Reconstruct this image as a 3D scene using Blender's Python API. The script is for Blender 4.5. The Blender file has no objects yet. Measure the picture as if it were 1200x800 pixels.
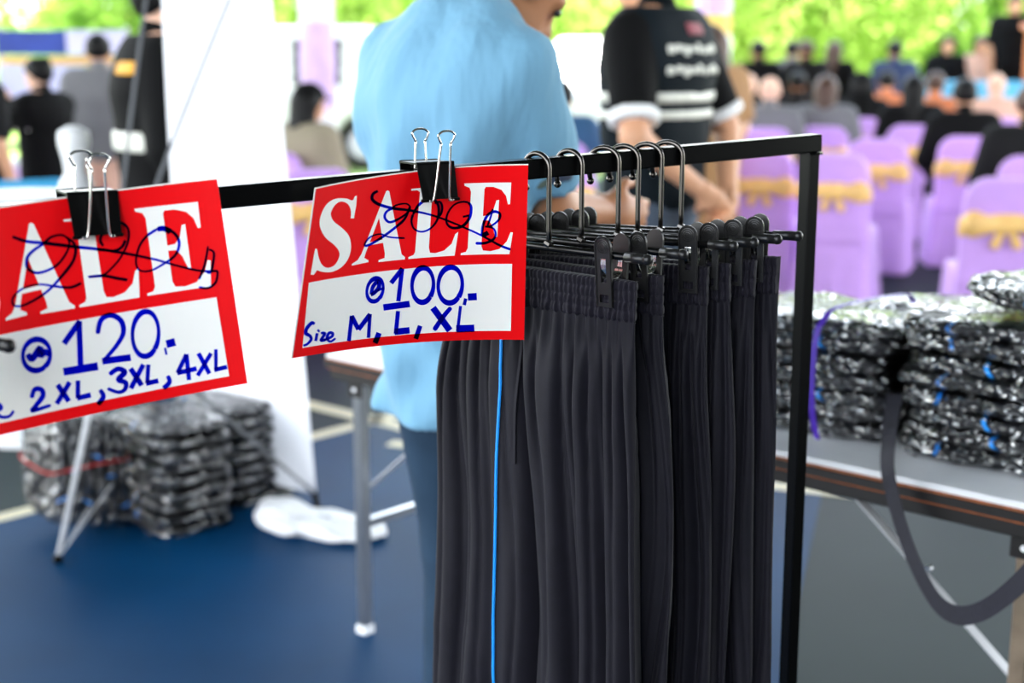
import bpy, bmesh, math, random
import numpy as np
from mathutils import Vector, Matrix, noise
from mathutils.geometry import tessellate_polygon

S = bpy.context.scene
COL = S.collection
# ------------------------------------------------------------------ camera
FPX, CAM_H = 1667.0, 1.5
TILT = math.atan(340 / FPX)
cd = bpy.data.cameras.new('camera'); cam = bpy.data.objects.new('camera', cd); COL.objects.link(cam)
cd.sensor_width = 36.0; cd.lens = FPX / 1200 * 36.0
cam.location = (0, 0, CAM_H); cam.rotation_euler = (math.pi / 2 - TILT, 0, 0)
cd.clip_start = 0.02; cd.clip_end = 200
cd.dof.use_dof = True; cd.dof.focus_distance = 1.74; cd.dof.aperture_fstop = 3.0
S.camera = cam
# ------------------------------------------------------------------ world, sun, exposure
w = bpy.data.worlds.new('sky'); S.world = w; w.use_nodes = True
wn = w.node_tree.nodes; wl = w.node_tree.links
bg = wn['Background']
tc = wn.new('ShaderNodeTexCoord'); sp = wn.new('ShaderNodeSeparateXYZ'); rp = wn.new('ShaderNodeValToRGB')
wl.new(tc.outputs['Generated'], sp.inputs[0]); wl.new(sp.outputs['Z'], rp.inputs[0]); wl.new(rp.outputs[0], bg.inputs[0])
rp.color_ramp.elements[0].position = 0.0; rp.color_ramp.elements[0].color = (1.0, 1.0, 0.97, 1)
rp.color_ramp.elements[1].position = 0.7; rp.color_ramp.elements[1].color = (0.62, 0.78, 1.0, 1)
bg.inputs[1].default_value = 1.5
sd = bpy.data.lights.new('sun', 'SUN'); so = bpy.data.objects.new('sun', sd); COL.objects.link(so)
sd.energy = 5.5; sd.angle = 0.02; sd.color = (1.0, 0.96, 0.86)
so.rotation_euler = (math.radians(20), 0, math.radians(-28))
S.view_settings.view_transform = 'Standard'; S.view_settings.look = 'None'
S.view_settings.exposure = 2.32; S.view_settings.gamma = 1.0; S.view_settings.use_curve_mapping = False

_c, _s = math.cos(TILT), math.sin(TILT)
def _ray(u, v):
    a, b = (u - 600) / FPX, (400 - v) / FPX
    return Vector((a, _c + _s * b, -_s + _c * b))
def at(u, v, Y):
    """place on the photograph's sight line u,v at a chosen world distance Y"""
    r = _ray(u, v); return Vector((0, 0, CAM_H)) + r * (Y / r.y)
def pz(u, v, z=0.0):
    r = _ray(u, v); return Vector((0, 0, CAM_H)) + r * ((z - CAM_H) / r.z)
def upx(p):
    q = Vector(p) - Vector((0, 0, CAM_H)); return 600 + FPX * q.x / (q.y * _c - q.z * _s)
R = math.radians
def lerp(a, b, t): return a + (b - a) * t
def sstep(a, b, x):
    t = max(0.0, min(1.0, (x - a) / (b - a))); return t * t * (3 - 2 * t)

# ------------------------------------------------------------------ materials
MATS = {}
def lin(c):
    c = c / 255.0
    return c / 12.92 if c <= 0.04045 else ((c + 0.055) / 1.055) ** 2.4
def M(name, rgb, rough=0.6, metal=0.0, var=0.12, nscale=8.0, bump=0.0, bscale=60.0, bdist=0.01, coat=0.0, spec=0.5, sheen=0.0, stretch=None):
    if name in MATS: return MATS[name]
    m = bpy.data.materials.new(name); m.use_nodes = True; MATS[name] = m
    n, l = m.node_tree.nodes, m.node_tree.links
    b = n['Principled BSDF']
    col = [lin(x) for x in rgb]
    t = n.new('ShaderNodeTexCoord'); no = n.new('ShaderNodeTexNoise'); no.inputs['Scale'].default_value = nscale; no.inputs['Detail'].default_value = 4
    r = n.new('ShaderNodeValToRGB')
    r.color_ramp.elements[0].position = 0.3; r.color_ramp.elements[1].position = 0.7
    r.color_ramp.elements[0].color = [x * (1 - var) for x in col] + [1]
    r.color_ramp.elements[1].color = [min(1, x * (1 + var)) for x in col] + [1]
    l.new(t.outputs['Object'], no.inputs['Vector']); l.new(no.outputs['Fac'], r.inputs[0]); l.new(r.outputs[0], b.inputs['Base Color'])
    b.inputs['Roughness'].default_value = rough; b.inputs['Metallic'].default_value = metal
    b.inputs['Coat Weight'].default_value = coat; b.inputs['Coat Roughness'].default_value = 0.08
    b.inputs['Specular IOR Level'].default_value = spec
    b.inputs['Sheen Weight'].default_value = sheen; b.inputs['Sheen Roughness'].default_value = 0.4
    if bump:
        bn = n.new('ShaderNodeTexNoise'); bn.inputs['Scale'].default_value = bscale; bn.inputs['Detail'].default_value = 3
        bp = n.new('ShaderNodeBump'); bp.inputs['Strength'].default_value = bump; bp.inputs['Distance'].default_value = bdist
        if stretch:
            mp = n.new('ShaderNodeMapping'); mp.inputs['Scale'].default_value = stretch
            l.new(t.outputs['Object'], mp.inputs[0]); l.new(mp.outputs[0], bn.inputs['Vector'])
        else: l.new(t.outputs['Object'], bn.inputs['Vector'])
        l.new(bn.outputs['Fac'], bp.inputs['Height']); l.new(bp.outputs[0], b.inputs['Normal'])
    return m
def ink_mat(name, rgb):
    m = bpy.data.materials.new(name); m.use_nodes = True; n, l = m.node_tree.nodes, m.node_tree.links
    for x in list(n):
        if x.type == 'BSDF_PRINCIPLED': n.remove(x)
    t = n.new('ShaderNodeBsdfTransparent'); tc = n.new('ShaderNodeTexCoord'); no = n.new('ShaderNodeTexNoise'); no.inputs['Scale'].default_value = 60
    r = n.new('ShaderNodeValToRGB'); r.color_ramp.elements[0].color = (*[x * .7 for x in rgb], 1); r.color_ramp.elements[1].color = (*[x * 1.25 for x in rgb], 1)
    l.new(tc.outputs['Object'], no.inputs[0]); l.new(no.outputs[0], r.inputs[0]); l.new(r.outputs[0], t.inputs[0])
    l.new(t.outputs[0], n['Material Output'].inputs[0]); MATS[name] = m; return m
def film_mat(name):
    """clear crinkled plastic film: see-through with reflections and painted glints"""
    m = bpy.data.materials.new(name); m.use_nodes = True; n, l = m.node_tree.nodes, m.node_tree.links
    for x in list(n):
        if x.type == 'BSDF_PRINCIPLED': n.remove(x)
    t = n.new('ShaderNodeBsdfTransparent'); t.inputs[0].default_value = (.86, .87, .9, 1)
    g = n.new('ShaderNodeBsdfGlossy'); g.inputs['Roughness'].default_value = .06
    tc = n.new('ShaderNodeTexCoord'); no = n.new('ShaderNodeTexNoise'); no.inputs['Scale'].default_value = 30; no.inputs['Detail'].default_value = 2; no.inputs['Distortion'].default_value = 1.6
    mp = n.new('ShaderNodeMapping'); mp.inputs['Scale'].default_value = (.7, .7, 1.8)
    l.new(tc.outputs['Object'], mp.inputs[0]); l.new(mp.outputs[0], no.inputs[0])
    bp = n.new('ShaderNodeBump'); bp.inputs['Strength'].default_value = 1.0; bp.inputs['Distance'].default_value = .02
    l.new(no.outputs['Fac'], bp.inputs['Height']); l.new(bp.outputs[0], g.inputs['Normal'])
    fr = n.new('ShaderNodeFresnel'); fr.inputs[0].default_value = 1.5; l.new(bp.outputs[0], fr.inputs['Normal'])
    mx = n.new('ShaderNodeMixShader'); l.new(t.outputs[0], mx.inputs[1]); l.new(g.outputs[0], mx.inputs[2])
    # noise mask adds painted white glints over the film's own fresnel reflection
    cn = n.new('ShaderNodeTexNoise'); cn.inputs['Scale'].default_value = 46; cn.inputs['Detail'].default_value = 2; cn.inputs['Distortion'].default_value = 2.2; l.new(mp.outputs[0], cn.inputs[0])
    cr = n.new('ShaderNodeValToRGB'); cr.color_ramp.elements[0].position = .56; cr.color_ramp.elements[1].position = .63; cr.color_ramp.elements[1].color = (.95, .95, .95, 1); l.new(cn.outputs['Fac'], cr.inputs[0])
    ad = n.new('ShaderNodeMath'); ad.operation = 'ADD'; ad.use_clamp = True; l.new(fr.outputs[0], ad.inputs[0]); l.new(cr.outputs[0], ad.inputs[1]); l.new(ad.outputs[0], mx.inputs[0])
    l.new(mx.outputs[0], n['Material Output'].inputs[0]); MATS[name] = m; return m
def leaf_mat(name, a, b, tr=0.5):
    m = bpy.data.materials.new(name); m.use_nodes = True; n, l = m.node_tree.nodes, m.node_tree.links
    for x in list(n):
        if x.type == 'BSDF_PRINCIPLED': n.remove(x)
    d = n.new('ShaderNodeBsdfDiffuse'); t = n.new('ShaderNodeBsdfTranslucent'); mx = n.new('ShaderNodeMixShader'); mx.inputs[0].default_value = tr
    tc = n.new('ShaderNodeTexCoord'); no = n.new('ShaderNodeTexNoise'); no.inputs['Scale'].default_value = 1.6
    r = n.new('ShaderNodeValToRGB'); r.color_ramp.elements[0].position = .35; r.color_ramp.elements[1].position = .65
    r.color_ramp.elements[0].color = [lin(x) for x in a] + [1]; r.color_ramp.elements[1].color = [lin(x) for x in b] + [1]
    l.new(tc.outputs['Object'], no.inputs[0]); l.new(no.outputs[0], r.inputs[0]); l.new(r.outputs[0], d.inputs[0]); l.new(r.outputs[0], t.inputs[0])
    l.new(d.outputs[0], mx.inputs[1]); l.new(t.outputs[0], mx.inputs[2]); l.new(mx.outputs[0], n['Material Output'].inputs[0]); MATS[name] = m; return m

# ------------------------------------------------------------------ object helpers
def tag(o, label=None, cat=None, group=None, kind=None):
    if label: o['label'] = label
    if cat: o['category'] = cat
    if group: o['group'] = group
    if kind: o['kind'] = kind
    return o
XF = {}
def thing(name, label, cat, loc=(0, 0, 0), rz=0.0, group=None, mat4=None):
    o = bpy.data.objects.new(name, None); COL.objects.link(o); o.empty_display_size = .05
    if mat4 is None: mat4 = Matrix.Translation(Vector(loc)) @ Matrix.Rotation(rz, 4, 'Z')
    o.matrix_world = mat4; XF[o.name] = mat4.copy()
    return tag(o, label, cat, group)
class MB:
    def __init__(s): s.v = []; s.f = []
    def add(s, vs, fs):
        n = len(s.v); s.v += [tuple(x) for x in vs]; s.f += [tuple(i + n for i in q) for q in fs]; return s
    def box(s, c, size, rot=None):
        hx, hy, hz = [x / 2 for x in size]; b = min(hx, hy, hz) * .16
        vs = []; m = rot if rot is not None else Matrix.Identity(3); c = Vector(c)
        # chamfered box: 24 verts
        bm = bmesh.new(); bmesh.ops.create_cube(bm, size=1.0)
        for q in bm.verts: q.co = Vector((q.co.x * 2 * hx, q.co.y * 2 * hy, q.co.z * 2 * hz))
        bmesh.ops.bevel(bm, geom=bm.edges[:], offset=b, segments=1, affect='EDGES', profile=.5)
        bm.verts.index_update()
        s.add([c + m @ q.co for q in bm.verts], [[q.index for q in fc.verts] for fc in bm.faces]); bm.free(); return s
    def slab(s, a, b, size, up=(0, 0, 1)):
        """bar of rectangular section size=(w,h) from a to b"""
        a, b = Vector(a), Vector(b); d = (b - a); L = d.length; d.normalize(); up = Vector(up)
        x = d.cross(up).normalized(); z = x.cross(d).normalized()
        m = Matrix((x, d, z)).transposed()
        return s.box((a + b) / 2, (size[0], L, size[1]), m)
    def tube(s, pts, r, n=10, cap=True, closed=False):
        pts = [Vector(p) for p in pts]; k = len(pts); rr = r if isinstance(r, (list, tuple)) else [r] * k
        ring = []; prev = None
        for i, p in enumerate(pts):
            t = (pts[(i + 1) % k] - pts[i - 1]) if closed else (pts[min(i + 1, k - 1)] - pts[max(i - 1, 0)])
            t.normalize()
            if prev is None:
                x = t.cross(Vector((0, 0, 1)))
                if x.length < 1e-3: x = t.cross(Vector((0, 1, 0)))
            else: x = prev - t * prev.dot(t)
            x.normalize(); prev = x; y = t.cross(x)
            ring.append([p + (x * math.cos(2 * math.pi * j / n) + y * math.sin(2 * math.pi * j / n)) * rr[i] for j in range(n)])
        vs = [q for g in ring for q in g]; fs = []
        for i in range(k if closed else k - 1):
            i2 = (i + 1) % k
            for j in range(n): fs.append((i * n + j, i * n + (j + 1) % n, i2 * n + (j + 1) % n, i2 * n + j))
        if cap and not closed: fs += [tuple(range(n))[::-1], tuple((k - 1) * n + j for j in range(n))]
        return s.add(vs, fs)
    def ball(s, c, r, n=10, sc=(1, 1, 1)):
        c = Vector(c); vs = [c + Vector((0, 0, r * sc[2]))]; fs = []; m = n // 2
        for i in range(1, m):
            th = math.pi * i / m
            for j in range(n):
                ph = 2 * math.pi * j / n
                vs.append(c + Vector((r * sc[0] * math.sin(th) * math.cos(ph), r * sc[1] * math.sin(th) * math.sin(ph), r * sc[2] * math.cos(th))))
        vs.append(c - Vector((0, 0, r * sc[2])))
        for j in range(n):
            fs.append((0, 1 + j, 1 + (j + 1) % n)); fs.append((len(vs) - 1, 1 + (m - 2) * n + (j + 1) % n, 1 + (m - 2) * n + j))
            for i in range(m - 2): fs.append((1 + i * n + j, 1 + (i + 1) * n + j, 1 + (i + 1) * n + (j + 1) % n, 1 + i * n + (j + 1) % n))
        return s.add(vs, fs)
    def ribbon(s, pts, wids, th=.001):
        """strip with thickness; pts centre line, wids half-width vectors"""
        vs = []; fs = []
        for i, p in enumerate(pts):
            p = Vector(p); wv = Vector(wids[i] if isinstance(wids[0], (tuple, list, Vector)) else wids)
            t = Vector(pts[min(i + 1, len(pts) - 1)]) - Vector(pts[max(i - 1, 0)])
            nn = t.cross(wv).normalized() * th / 2
            vs += [p - wv - nn, p + wv - nn, p + wv + nn, p - wv + nn]
        for i in range(len(pts) - 1):
            a = 4 * i; b = a + 4
            for j in range(4): fs.append((a + j, a + (j + 1) % 4, b + (j + 1) % 4, b + j))
        e = 4 * (len(pts) - 1); fs += [(3, 2, 1, 0), (e, e + 1, e + 2, e + 3)]
        return s.add(vs, fs)
    def prism(s, poly, fn0, fn1):
        """extrude a 2d outline between two maps 2d->3d"""
        n = len(poly); vs = [fn0(p) for p in poly] + [fn1(p) for p in poly]
        tri = tessellate_polygon([[Vector((p[0], p[1], 0)) for p in poly]])
        fs = [tuple(t) for t in tri] + [tuple(i + n for i in t)[::-1] for t in tri]
        fs += [(i, (i + 1) % n, (i + 1) % n + n, i + n) for i in range(n)]
        return s.add(vs, fs)
    def grid(s, P, nx, ny, closed=False):
        vs = list(P); fs = []
        for j in range(ny - 1):
            for i in range(nx - 1): fs.append((j * nx + i, j * nx + i + 1, (j + 1) * nx + i + 1, (j + 1) * nx + i))
            if closed: fs.append((j * nx + nx - 1, j * nx, (j + 1) * nx, (j + 1) * nx + nx - 1))
        return s.add(vs, fs)
    def build(s, name, mat, parent=None, world=False, smooth=False, label=None):
        return link(name, s.v, s.f, mat, parent, world, smooth, label)
def link(name, v, f, mat, parent=None, world=False, smooth=False, label=None):
    me = bpy.data.meshes.new(name)
    if world and parent is not None:
        inv = XF[parent.name].inverted(); v = [inv @ Vector(p) for p in v]
    me.from_pydata([tuple(p) for p in v], [], [list(q) for q in f]); me.update()
    bm = bmesh.new(); bm.from_mesh(me); bmesh.ops.recalc_face_normals(bm, faces=bm.faces); bm.to_mesh(me); bm.free()
    if smooth: me.polygons.foreach_set('use_smooth', [True] * len(me.polygons))
    me.materials.append(MATS[mat] if isinstance(mat, str) else mat)
    o = bpy.data.objects.new(name, me); COL.objects.link(o)
    if parent is not None: o.parent = parent; XF[o.name] = XF[parent.name]
    if label: o['label'] = label
    return o
def struct(o): o['kind'] = 'structure'; return o
def dup(root, mat4, label=None, group=None):
    r = root.copy(); COL.objects.link(r); r.matrix_world = mat4; XF[r.name] = mat4.copy()
    if label: r['label'] = label
    if group: r['group'] = group
    for ch in list(root.children):
        c = ch.copy(); COL.objects.link(c); c.parent = r
        for g in list(ch.children):
            d = g.copy(); COL.objects.link(d); d.parent = c
    return r

# ------------------------------------------------------------------ implicit surfaces (bodies, clothes, covers)
def nets(fn, lo, hi, h):
    lo = np.array(lo, float); hi = np.array(hi, float); n = np.maximum(np.ceil((hi - lo) / h).astype(int) + 1, 3)
    ax = [lo[i] + h * np.arange(n[i]) for i in range(3)]
    G = np.stack(np.meshgrid(*ax, indexing='ij'), -1).reshape(-1, 3)
    d = fn(G).reshape(n)
    acc = np.zeros((n[0] - 1, n[1] - 1, n[2] - 1, 3)); cnt = np.zeros((n[0] - 1, n[1] - 1, n[2] - 1))
    ins = d < 0; C = [np.array(q) for q in np.ndindex(2, 2, 2)]
    def cor(a, q): return a[q[0]:q[0] + n[0] - 1, q[1]:q[1] + n[1] - 1, q[2]:q[2] + n[2] - 1]
    for q in C:
        for k in range(3):
            if q[k]: continue
            e = q.copy(); e[k] = 1
            a, b = cor(d, q), cor(d, e); m = cor(ins, q) != cor(ins, e)
            t = np.where(m, a / np.where(m, a - b, 1), 0)
            for j in range(3): acc[..., j] += np.where(m, q[j] + (t if j == k else 0), 0)
            cnt += m
    act = cnt > 0; idx = -np.ones(act.shape, int); idx[act] = np.arange(act.sum())
    ii = np.argwhere(act); V = lo + h * (ii + acc[act] / cnt[act][:, None]); F = []
    for k in range(3):
        a, b = (k + 1) % 3, (k + 2) % 3
        sl = [slice(None)] * 3; s2 = [slice(None)] * 3; sl[k] = slice(0, -1); s2[k] = slice(1, None)
        m = np.argwhere(ins[tuple(sl)] != ins[tuple(s2)])
        ok = (m[:, a] > 0) & (m[:, b] > 0) & (m[:, a] < n[a] - 1) & (m[:, b] < n[b] - 1); m = m[ok]
        if not len(m): continue
        q = []
        for da, db in ((1, 1), (0, 1), (0, 0), (1, 0)):
            c = m.copy(); c[:, a] -= da; c[:, b] -= db; q.append(idx[c[:, 0], c[:, 1], c[:, 2]])
        q = np.stack(q, 1); fl = ins[m[:, 0], m[:, 1], m[:, 2]]; q[~fl] = q[~fl][:, ::-1]; F.append(q)
    return V, (np.concatenate(F) if F else np.zeros((0, 4), int))
def nlink(name, VF, mat, parent=None, label=None):
    V, F = VF; me = bpy.data.meshes.new(name)
    me.vertices.add(len(V)); me.vertices.foreach_set('co', np.asarray(V, np.float32).ravel())
    me.loops.add(F.size); me.loops.foreach_set('vertex_index', F.ravel().astype(np.int32))
    me.polygons.add(len(F)); me.polygons.foreach_set('loop_start', (np.arange(len(F)) * 4).astype(np.int32))
    me.polygons.foreach_set('use_smooth', np.ones(len(F), bool)); me.update(calc_edges=True)
    me.materials.append(MATS[mat] if isinstance(mat, str) else mat)
    o = bpy.data.objects.new(name, me); COL.objects.link(o)
    if parent is not None: o.parent = parent; XF[o.name] = XF[parent.name]
    if label: o['label'] = label
    return o
def cone(a, b, ra, rb, kx=1.0, lat=None):
    a, b = np.array(a, float), np.array(b, float)
    def f(P):
        q = P - a; ab = b - a
        if kx != 1.0:
            L = np.array(lat, float); L = L / np.linalg.norm(L)
            q = q - np.outer(q @ L, L) * (1 - 1 / kx); ab = ab - L * (ab @ L) * (1 - 1 / kx)
        t = np.clip(q @ ab / max(ab @ ab, 1e-9), 0, 1)
        return np.linalg.norm(q - t[:, None] * ab, axis=1) - (ra + (rb - ra) * t)
    f.box = (np.minimum(a, b) - max(ra, rb) * kx, np.maximum(a, b) + max(ra, rb) * kx); return f
def ell(c, r, fwd=(0, 1, 0), up=(0, 0, 1)):
    c, r = np.array(c, float), np.array(r, float); f_ = np.array(fwd, float); f_ /= np.linalg.norm(f_); u_ = np.array(up, float); u_ -= f_ * (u_ @ f_); u_ /= np.linalg.norm(u_); x_ = np.cross(f_, u_)
    A = np.stack([x_, f_, u_])
    def f(P):
        q = (P - c) @ A.T; k0 = np.linalg.norm(q / r, axis=1); k1 = np.linalg.norm(q / (r * r), axis=1)
        return k0 * (k0 - 1) / np.maximum(k1, 1e-6)
    f.box = (c - r.max(), c + r.max()); return f
def rbox(c, hs, r):
    c, hs = np.array(c, float), np.array(hs, float)
    def f(P):
        q = np.abs(P - c) - hs + r
        return np.linalg.norm(np.maximum(q, 0), axis=1) + np.minimum(q.max(1), 0) - r
    f.box = (c - hs, c + hs); return f
def uni(fs, k=.03):
    def f(P):
        d = None
        for g in fs:
            e = g(P)
            if d is None: d = e
            else:
                hh = np.clip(.5 + .5 * (e - d) / k, 0, 1); d = e * (1 - hh) + d * hh - k * hh * (1 - hh)
        return d
    f.box = (np.min([g.box[0] for g in fs], 0), np.max([g.box[1] for g in fs], 0)); return f
def half(n, c):
    n = np.array(n, float); n /= np.linalg.norm(n); o = float(n @ np.array(c, float))
    return lambda P: P @ n - o
def cut(f, *hs):
    def g(P):
        d = f(P)
        for q in hs: d = np.maximum(d, q(P))
        return d
    g.box = f.box; return g
def off(f, r):
    g = lambda P: f(P) - r
    g.box = (f.box[0] - abs(r), f.box[1] + abs(r)); return g
def mesh_sdf(f, h, lo=None, hi=None):
    l = f.box[0] - 2.5 * h if lo is None else lo; u = f.box[1] + 2.5 * h if hi is None else hi
    return nets(f, l, u, h)
def vjoin(parts):
    V = []; F = []; n = 0
    for v, q in parts: V.append(v); F.append(q + n); n += len(v)
    return np.concatenate(V), np.concatenate(F)
# ------------------------------------------------------------------ palette
M('court_blue', (2, 58, 98), .5, spec=.06, var=.18, nscale=1.4, bump=.05, bscale=90, bdist=.004)
M('court_teal', (28, 44, 43), .5, spec=.06, var=.14, nscale=1.6, bump=.05, bscale=90, bdist=.004)
M('court_line', (226, 214, 176), .5, var=.1, nscale=6)
M('grass', (138, 165, 88), .9, var=.3, nscale=3, bump=.6, bscale=40, bdist=.05)
M('roof_sheet', (92, 98, 104), .7, var=.05)
M('steel_col', (225, 225, 228), .5, var=.05)
M('black_paint', (4, 4, 4), .25, var=.1, spec=.14, bump=.03, bscale=200, bdist=.001)
M('paper', (240, 236, 228), .55, var=.02, nscale=3)
M('red_print', (242, 2, 12), .5, spec=.15, var=.04, nscale=5)
M('white_print', (252, 249, 242), .55, var=.015, nscale=5)
ink_mat('marker_ink', (.006, .03, .7))
M('clip_black', (5, 5, 5), .3, var=.1, spec=.15)
M('wire', (225, 222, 215), .16, metal=1.0, var=.04)
M('hanger_metal', (92, 88, 84), .24, metal=1.0, var=.12, nscale=30)
M('hanger_bar', (26, 24, 23), .24, metal=.6, var=.12, nscale=30)
M('clip_plastic', (26, 25, 25), .32, var=.12, nscale=30, spec=.4, bump=.05, bscale=300, bdist=.001)
M('trouser_cloth', (17, 15, 24), .7, var=.16, nscale=60, bump=.22, bscale=900, bdist=.0008, sheen=.04, spec=.25)
M('waist_cloth', (24, 21, 31), .7, spec=.25, var=.2, nscale=120, bump=.3, bscale=700, bdist=.001, sheen=.04)
M('piping_blue', (30, 150, 245), .4, var=.06)
M('laminate', (232, 233, 236), .4, var=.06, nscale=6)
M('edge_black', (20, 17, 16), .45, var=.3, nscale=20)
M('edge_wood', (140, 78, 42), .7, var=.3, nscale=40)
M('steel', (168, 172, 178), .3, metal=1.0, var=.1, nscale=12)
M('steel_worn', (150, 132, 112), .45, metal=.6, var=.3, nscale=14)
M('white_plastic', (235, 236, 238), .45, var=.03)
M('strap', (30, 29, 40), .7, var=.15, nscale=80, bump=.2, bscale=500, bdist=.001)
M('purple_strap', (74, 36, 168), .45, var=.1)
M('pack_cloth', (12, 12, 18), .55, var=.25, nscale=14, bump=.3, bscale=30, bdist=.01, spec=.5)
film_mat('plastic_film')
M('twine_red', (176, 34, 28), .6, var=.15)
M('purple_cover', (206, 160, 236), .6, var=.08, nscale=4, sheen=.2)
M('gold_sash', (246, 196, 120), .45, var=.14, nscale=10, sheen=.2)
M('banner_back', (244, 245, 250), .5, var=.015, nscale=2)
M('rod_grey', (196, 197, 200), .35, var=.05)
M('rod_mid', (104, 106, 110), .45, var=.05, spec=.2)

# ------------------------------------------------------------------ the setting
def plane_poly(name, pts, z, mat, th=.004):
    m = MB(); m.prism([(p[0], p[1]) for p in pts], lambda p: (p[0], p[1], z - th), lambda p: (p[0], p[1], z)); return struct(m.build(name, mat))
plane_poly('floor', [(-60, -25), (60, -25), (60, 70), (-60, 70)], -.03, 'grass', .05)
plane_poly('floor_court', [(-40, -24), (40, -24), (40, 17.2), (-40, 17.2)], 0, 'court_teal', .03)
LA, LC = pz(0, 607), pz(440, 493); ld = (LC - LA).normalized(); lp = Vector((ld.y, -ld.x, 0))
far = LC + ld * 1.2; near = LA - ld * 6
RA = pz(938, 573); rd = Vector((.93, -.37, 0))
# painted blue playing field on this side of the cream line, teal surround beyond it
plane_poly('floor_field', [near[:2], far[:2], (1.15, 5.0), (.62, 3.1), (.9, -3), (-4, -8), (-12, -6)], .0012, 'court_blue', .001)
def line(name, a, b, wd):
    d = (b - a).normalized(); n = Vector((d.y, -d.x, 0)) * wd / 2
    plane_poly(name, [(a + n)[:2], (b + n)[:2], (b - n)[:2], (a - n)[:2]], .0026, 'court_line', .001)
line('trim_1', near, far, .075)
L2 = pz(365, 475); line('trim_2', L2 + (L2 - LC) * 2.2, LC + (LC - L2) * .6, .085)
line('trim_3', RA - rd * 1.6, RA + rd * .55, .075)
m = MB(); m.box((0, 4.5, 9.06), (33, 25, .12))
struct(m.build('ceiling', 'roof_sheet'))
M('light_block_grey', (96, 98, 100), .85, var=.06)  # grey for the two unseen panels added to block light
m = MB(); m.box((4.6, -3.4, 4.5), (.2, 9.0, 9.0)); struct(m.build('light_block_right', 'light_block_grey'))  # added panel out of view, keeps light off the right side
m = MB(); m.box((2.0, -7.85, 4.5), (5.2, .2, 9.0)); struct(m.build('light_block_back', 'light_block_grey'))  # added panel behind the camera, cuts light from the back
for i, (x, y) in enumerate(((-14.5, -7.5), (14.5, -7.5), (-14.5, 16.6), (14.5, 16.6))):
    m = MB(); m.box((x, y, 4.5), (.3, .3, 9.0)); m.box((x, y, .02), (.5, .5, .04)); struct(m.build('trim_%d' % (4 + i), 'steel_col'))

# ------------------------------------------------------------------ garment rack
RL, RR = at(0, 240, 1.46), at(950, 157, 2.05)
rdir = (RR - RL).normalized(); RH = .0125
rail_a = RL - rdir * .34 - Vector((0, 0, RH)); rail_b = RR - Vector((0, 0, RH))
rflat = Vector((rdir.x, rdir.y, 0)).normalized(); rfront = Vector((rflat.y, -rflat.x, 0))     # towards the viewer's side
def rail_at(u):
    lo, hi = -.5, 1.2
    for _ in range(50):
        t = (lo + hi) / 2
        if upx(RL.lerp(RR, t)) < u: lo = t
        else: hi = t
    return RL.lerp(RR, t)
rk = thing('garment_rack', 'black square-tube garment rack with trousers and sale signs hanging on it', 'clothes rack', (rail_b.x, rail_b.y, 0), 0)
m = MB(); m.slab(rail_a - rflat * .0125, rail_b + rflat * .0125, (.025, .025)); m.build('rail', 'black_paint', rk, True)
for p in (rail_a, rail_b):
    m = MB(); m.slab((p.x, p.y, .03), (p.x, p.y, p.z - .0135), (.021, .021), up=rflat); m.build('post', 'black_paint', rk, True)
    m = MB(); m.tube([(p.x, p.y, p.z - .016), (p.x, p.y, p.z - .013)], .0185, 14); m.build('weld_collar', 'black_paint', rk, True)
    m = MB(); q = Vector((p.x, p.y, .025)); m.slab(q - rfront * .26, q + rfront * .26, (.025, .025)); fo = m.build('foot_bar', 'black_paint', rk, True)
    for sg in (-1, 1):
        m = MB(); e = q + rfront * .24 * sg; m.tube([(e.x, e.y, 0), (e.x, e.y, .014)], .016, 12); m.build('foot_pad', 'clip_black', fo, True)
m = MB(); m.slab(Vector((rail_a.x, rail_a.y, .12)), Vector((rail_b.x, rail_b.y, .12)), (.022, .022)); m.build('lower_bar', 'black_paint', rk, True)

# ------------------------------------------------------------------ sale signs
def sheet_map(TL, TR, BR, BL, dl, dr, bul_px, bul_d, kick):
    def uv(s, t):
        a = (lerp(BL[0], BR[0], s), lerp(BL[1], BR[1], s)); b = (lerp(TL[0], TR[0], s), lerp(TL[1], TR[1], s))
        return lerp(a[0], b[0], t), lerp(a[1], b[1], t) - bul_px * 4 * s * (1 - s)
    def f(s, t):
        u, v = uv(s, t); return at(u, v, lerp(dl, dr, s) + bul_d * 4 * s * (1 - s) - kick * (1 - t))
    def inv(u, v):
        s = t = .5
        for _ in range(12):
            e = 1e-3; p = uv(s, t); ps = uv(s + e, t); pt = uv(s, t + e)
            a, b, c, d = (ps[0] - p[0]) / e, (pt[0] - p[0]) / e, (ps[1] - p[1]) / e, (pt[1] - p[1]) / e
            du, dv = u - p[0], v - p[1]; D = a * d - b * c
            s += (du * d - dv * b) / D; t += (a * dv - c * du) / D
        return s, t
    def g(s, t, o=0.0):
        p = f(s, t); n = (f(s + .01, t) - f(s - .01, t)).cross(f(s, t + .01) - f(s, t - .01)).normalized()
        if n.y > 0: n = -n
        return p + n * o
    return g, inv
def print_poly(mb, polys, g, o):
    bm = bmesh.new()
    for P in polys:
        vs = [bm.verts.new((p[0], p[1], 0)) for p in P]
        for tr in tessellate_polygon([[v.co for v in vs]]):
            try: bm.faces.new([vs[i] for i in tr])
            except ValueError: pass
    for k in range(1, 20):
        bmesh.ops.bisect_plane(bm, geom=bm.verts[:] + bm.edges[:] + bm.faces[:], plane_co=(k / 20, 0, 0), plane_no=(1, 0, 0))
    bm.verts.index_update()
    mb.add([g(v.co.x, v.co.y, o) for v in bm.verts], [[v.index for v in fc.verts] for fc in bm.faces]); bm.free()
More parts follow.
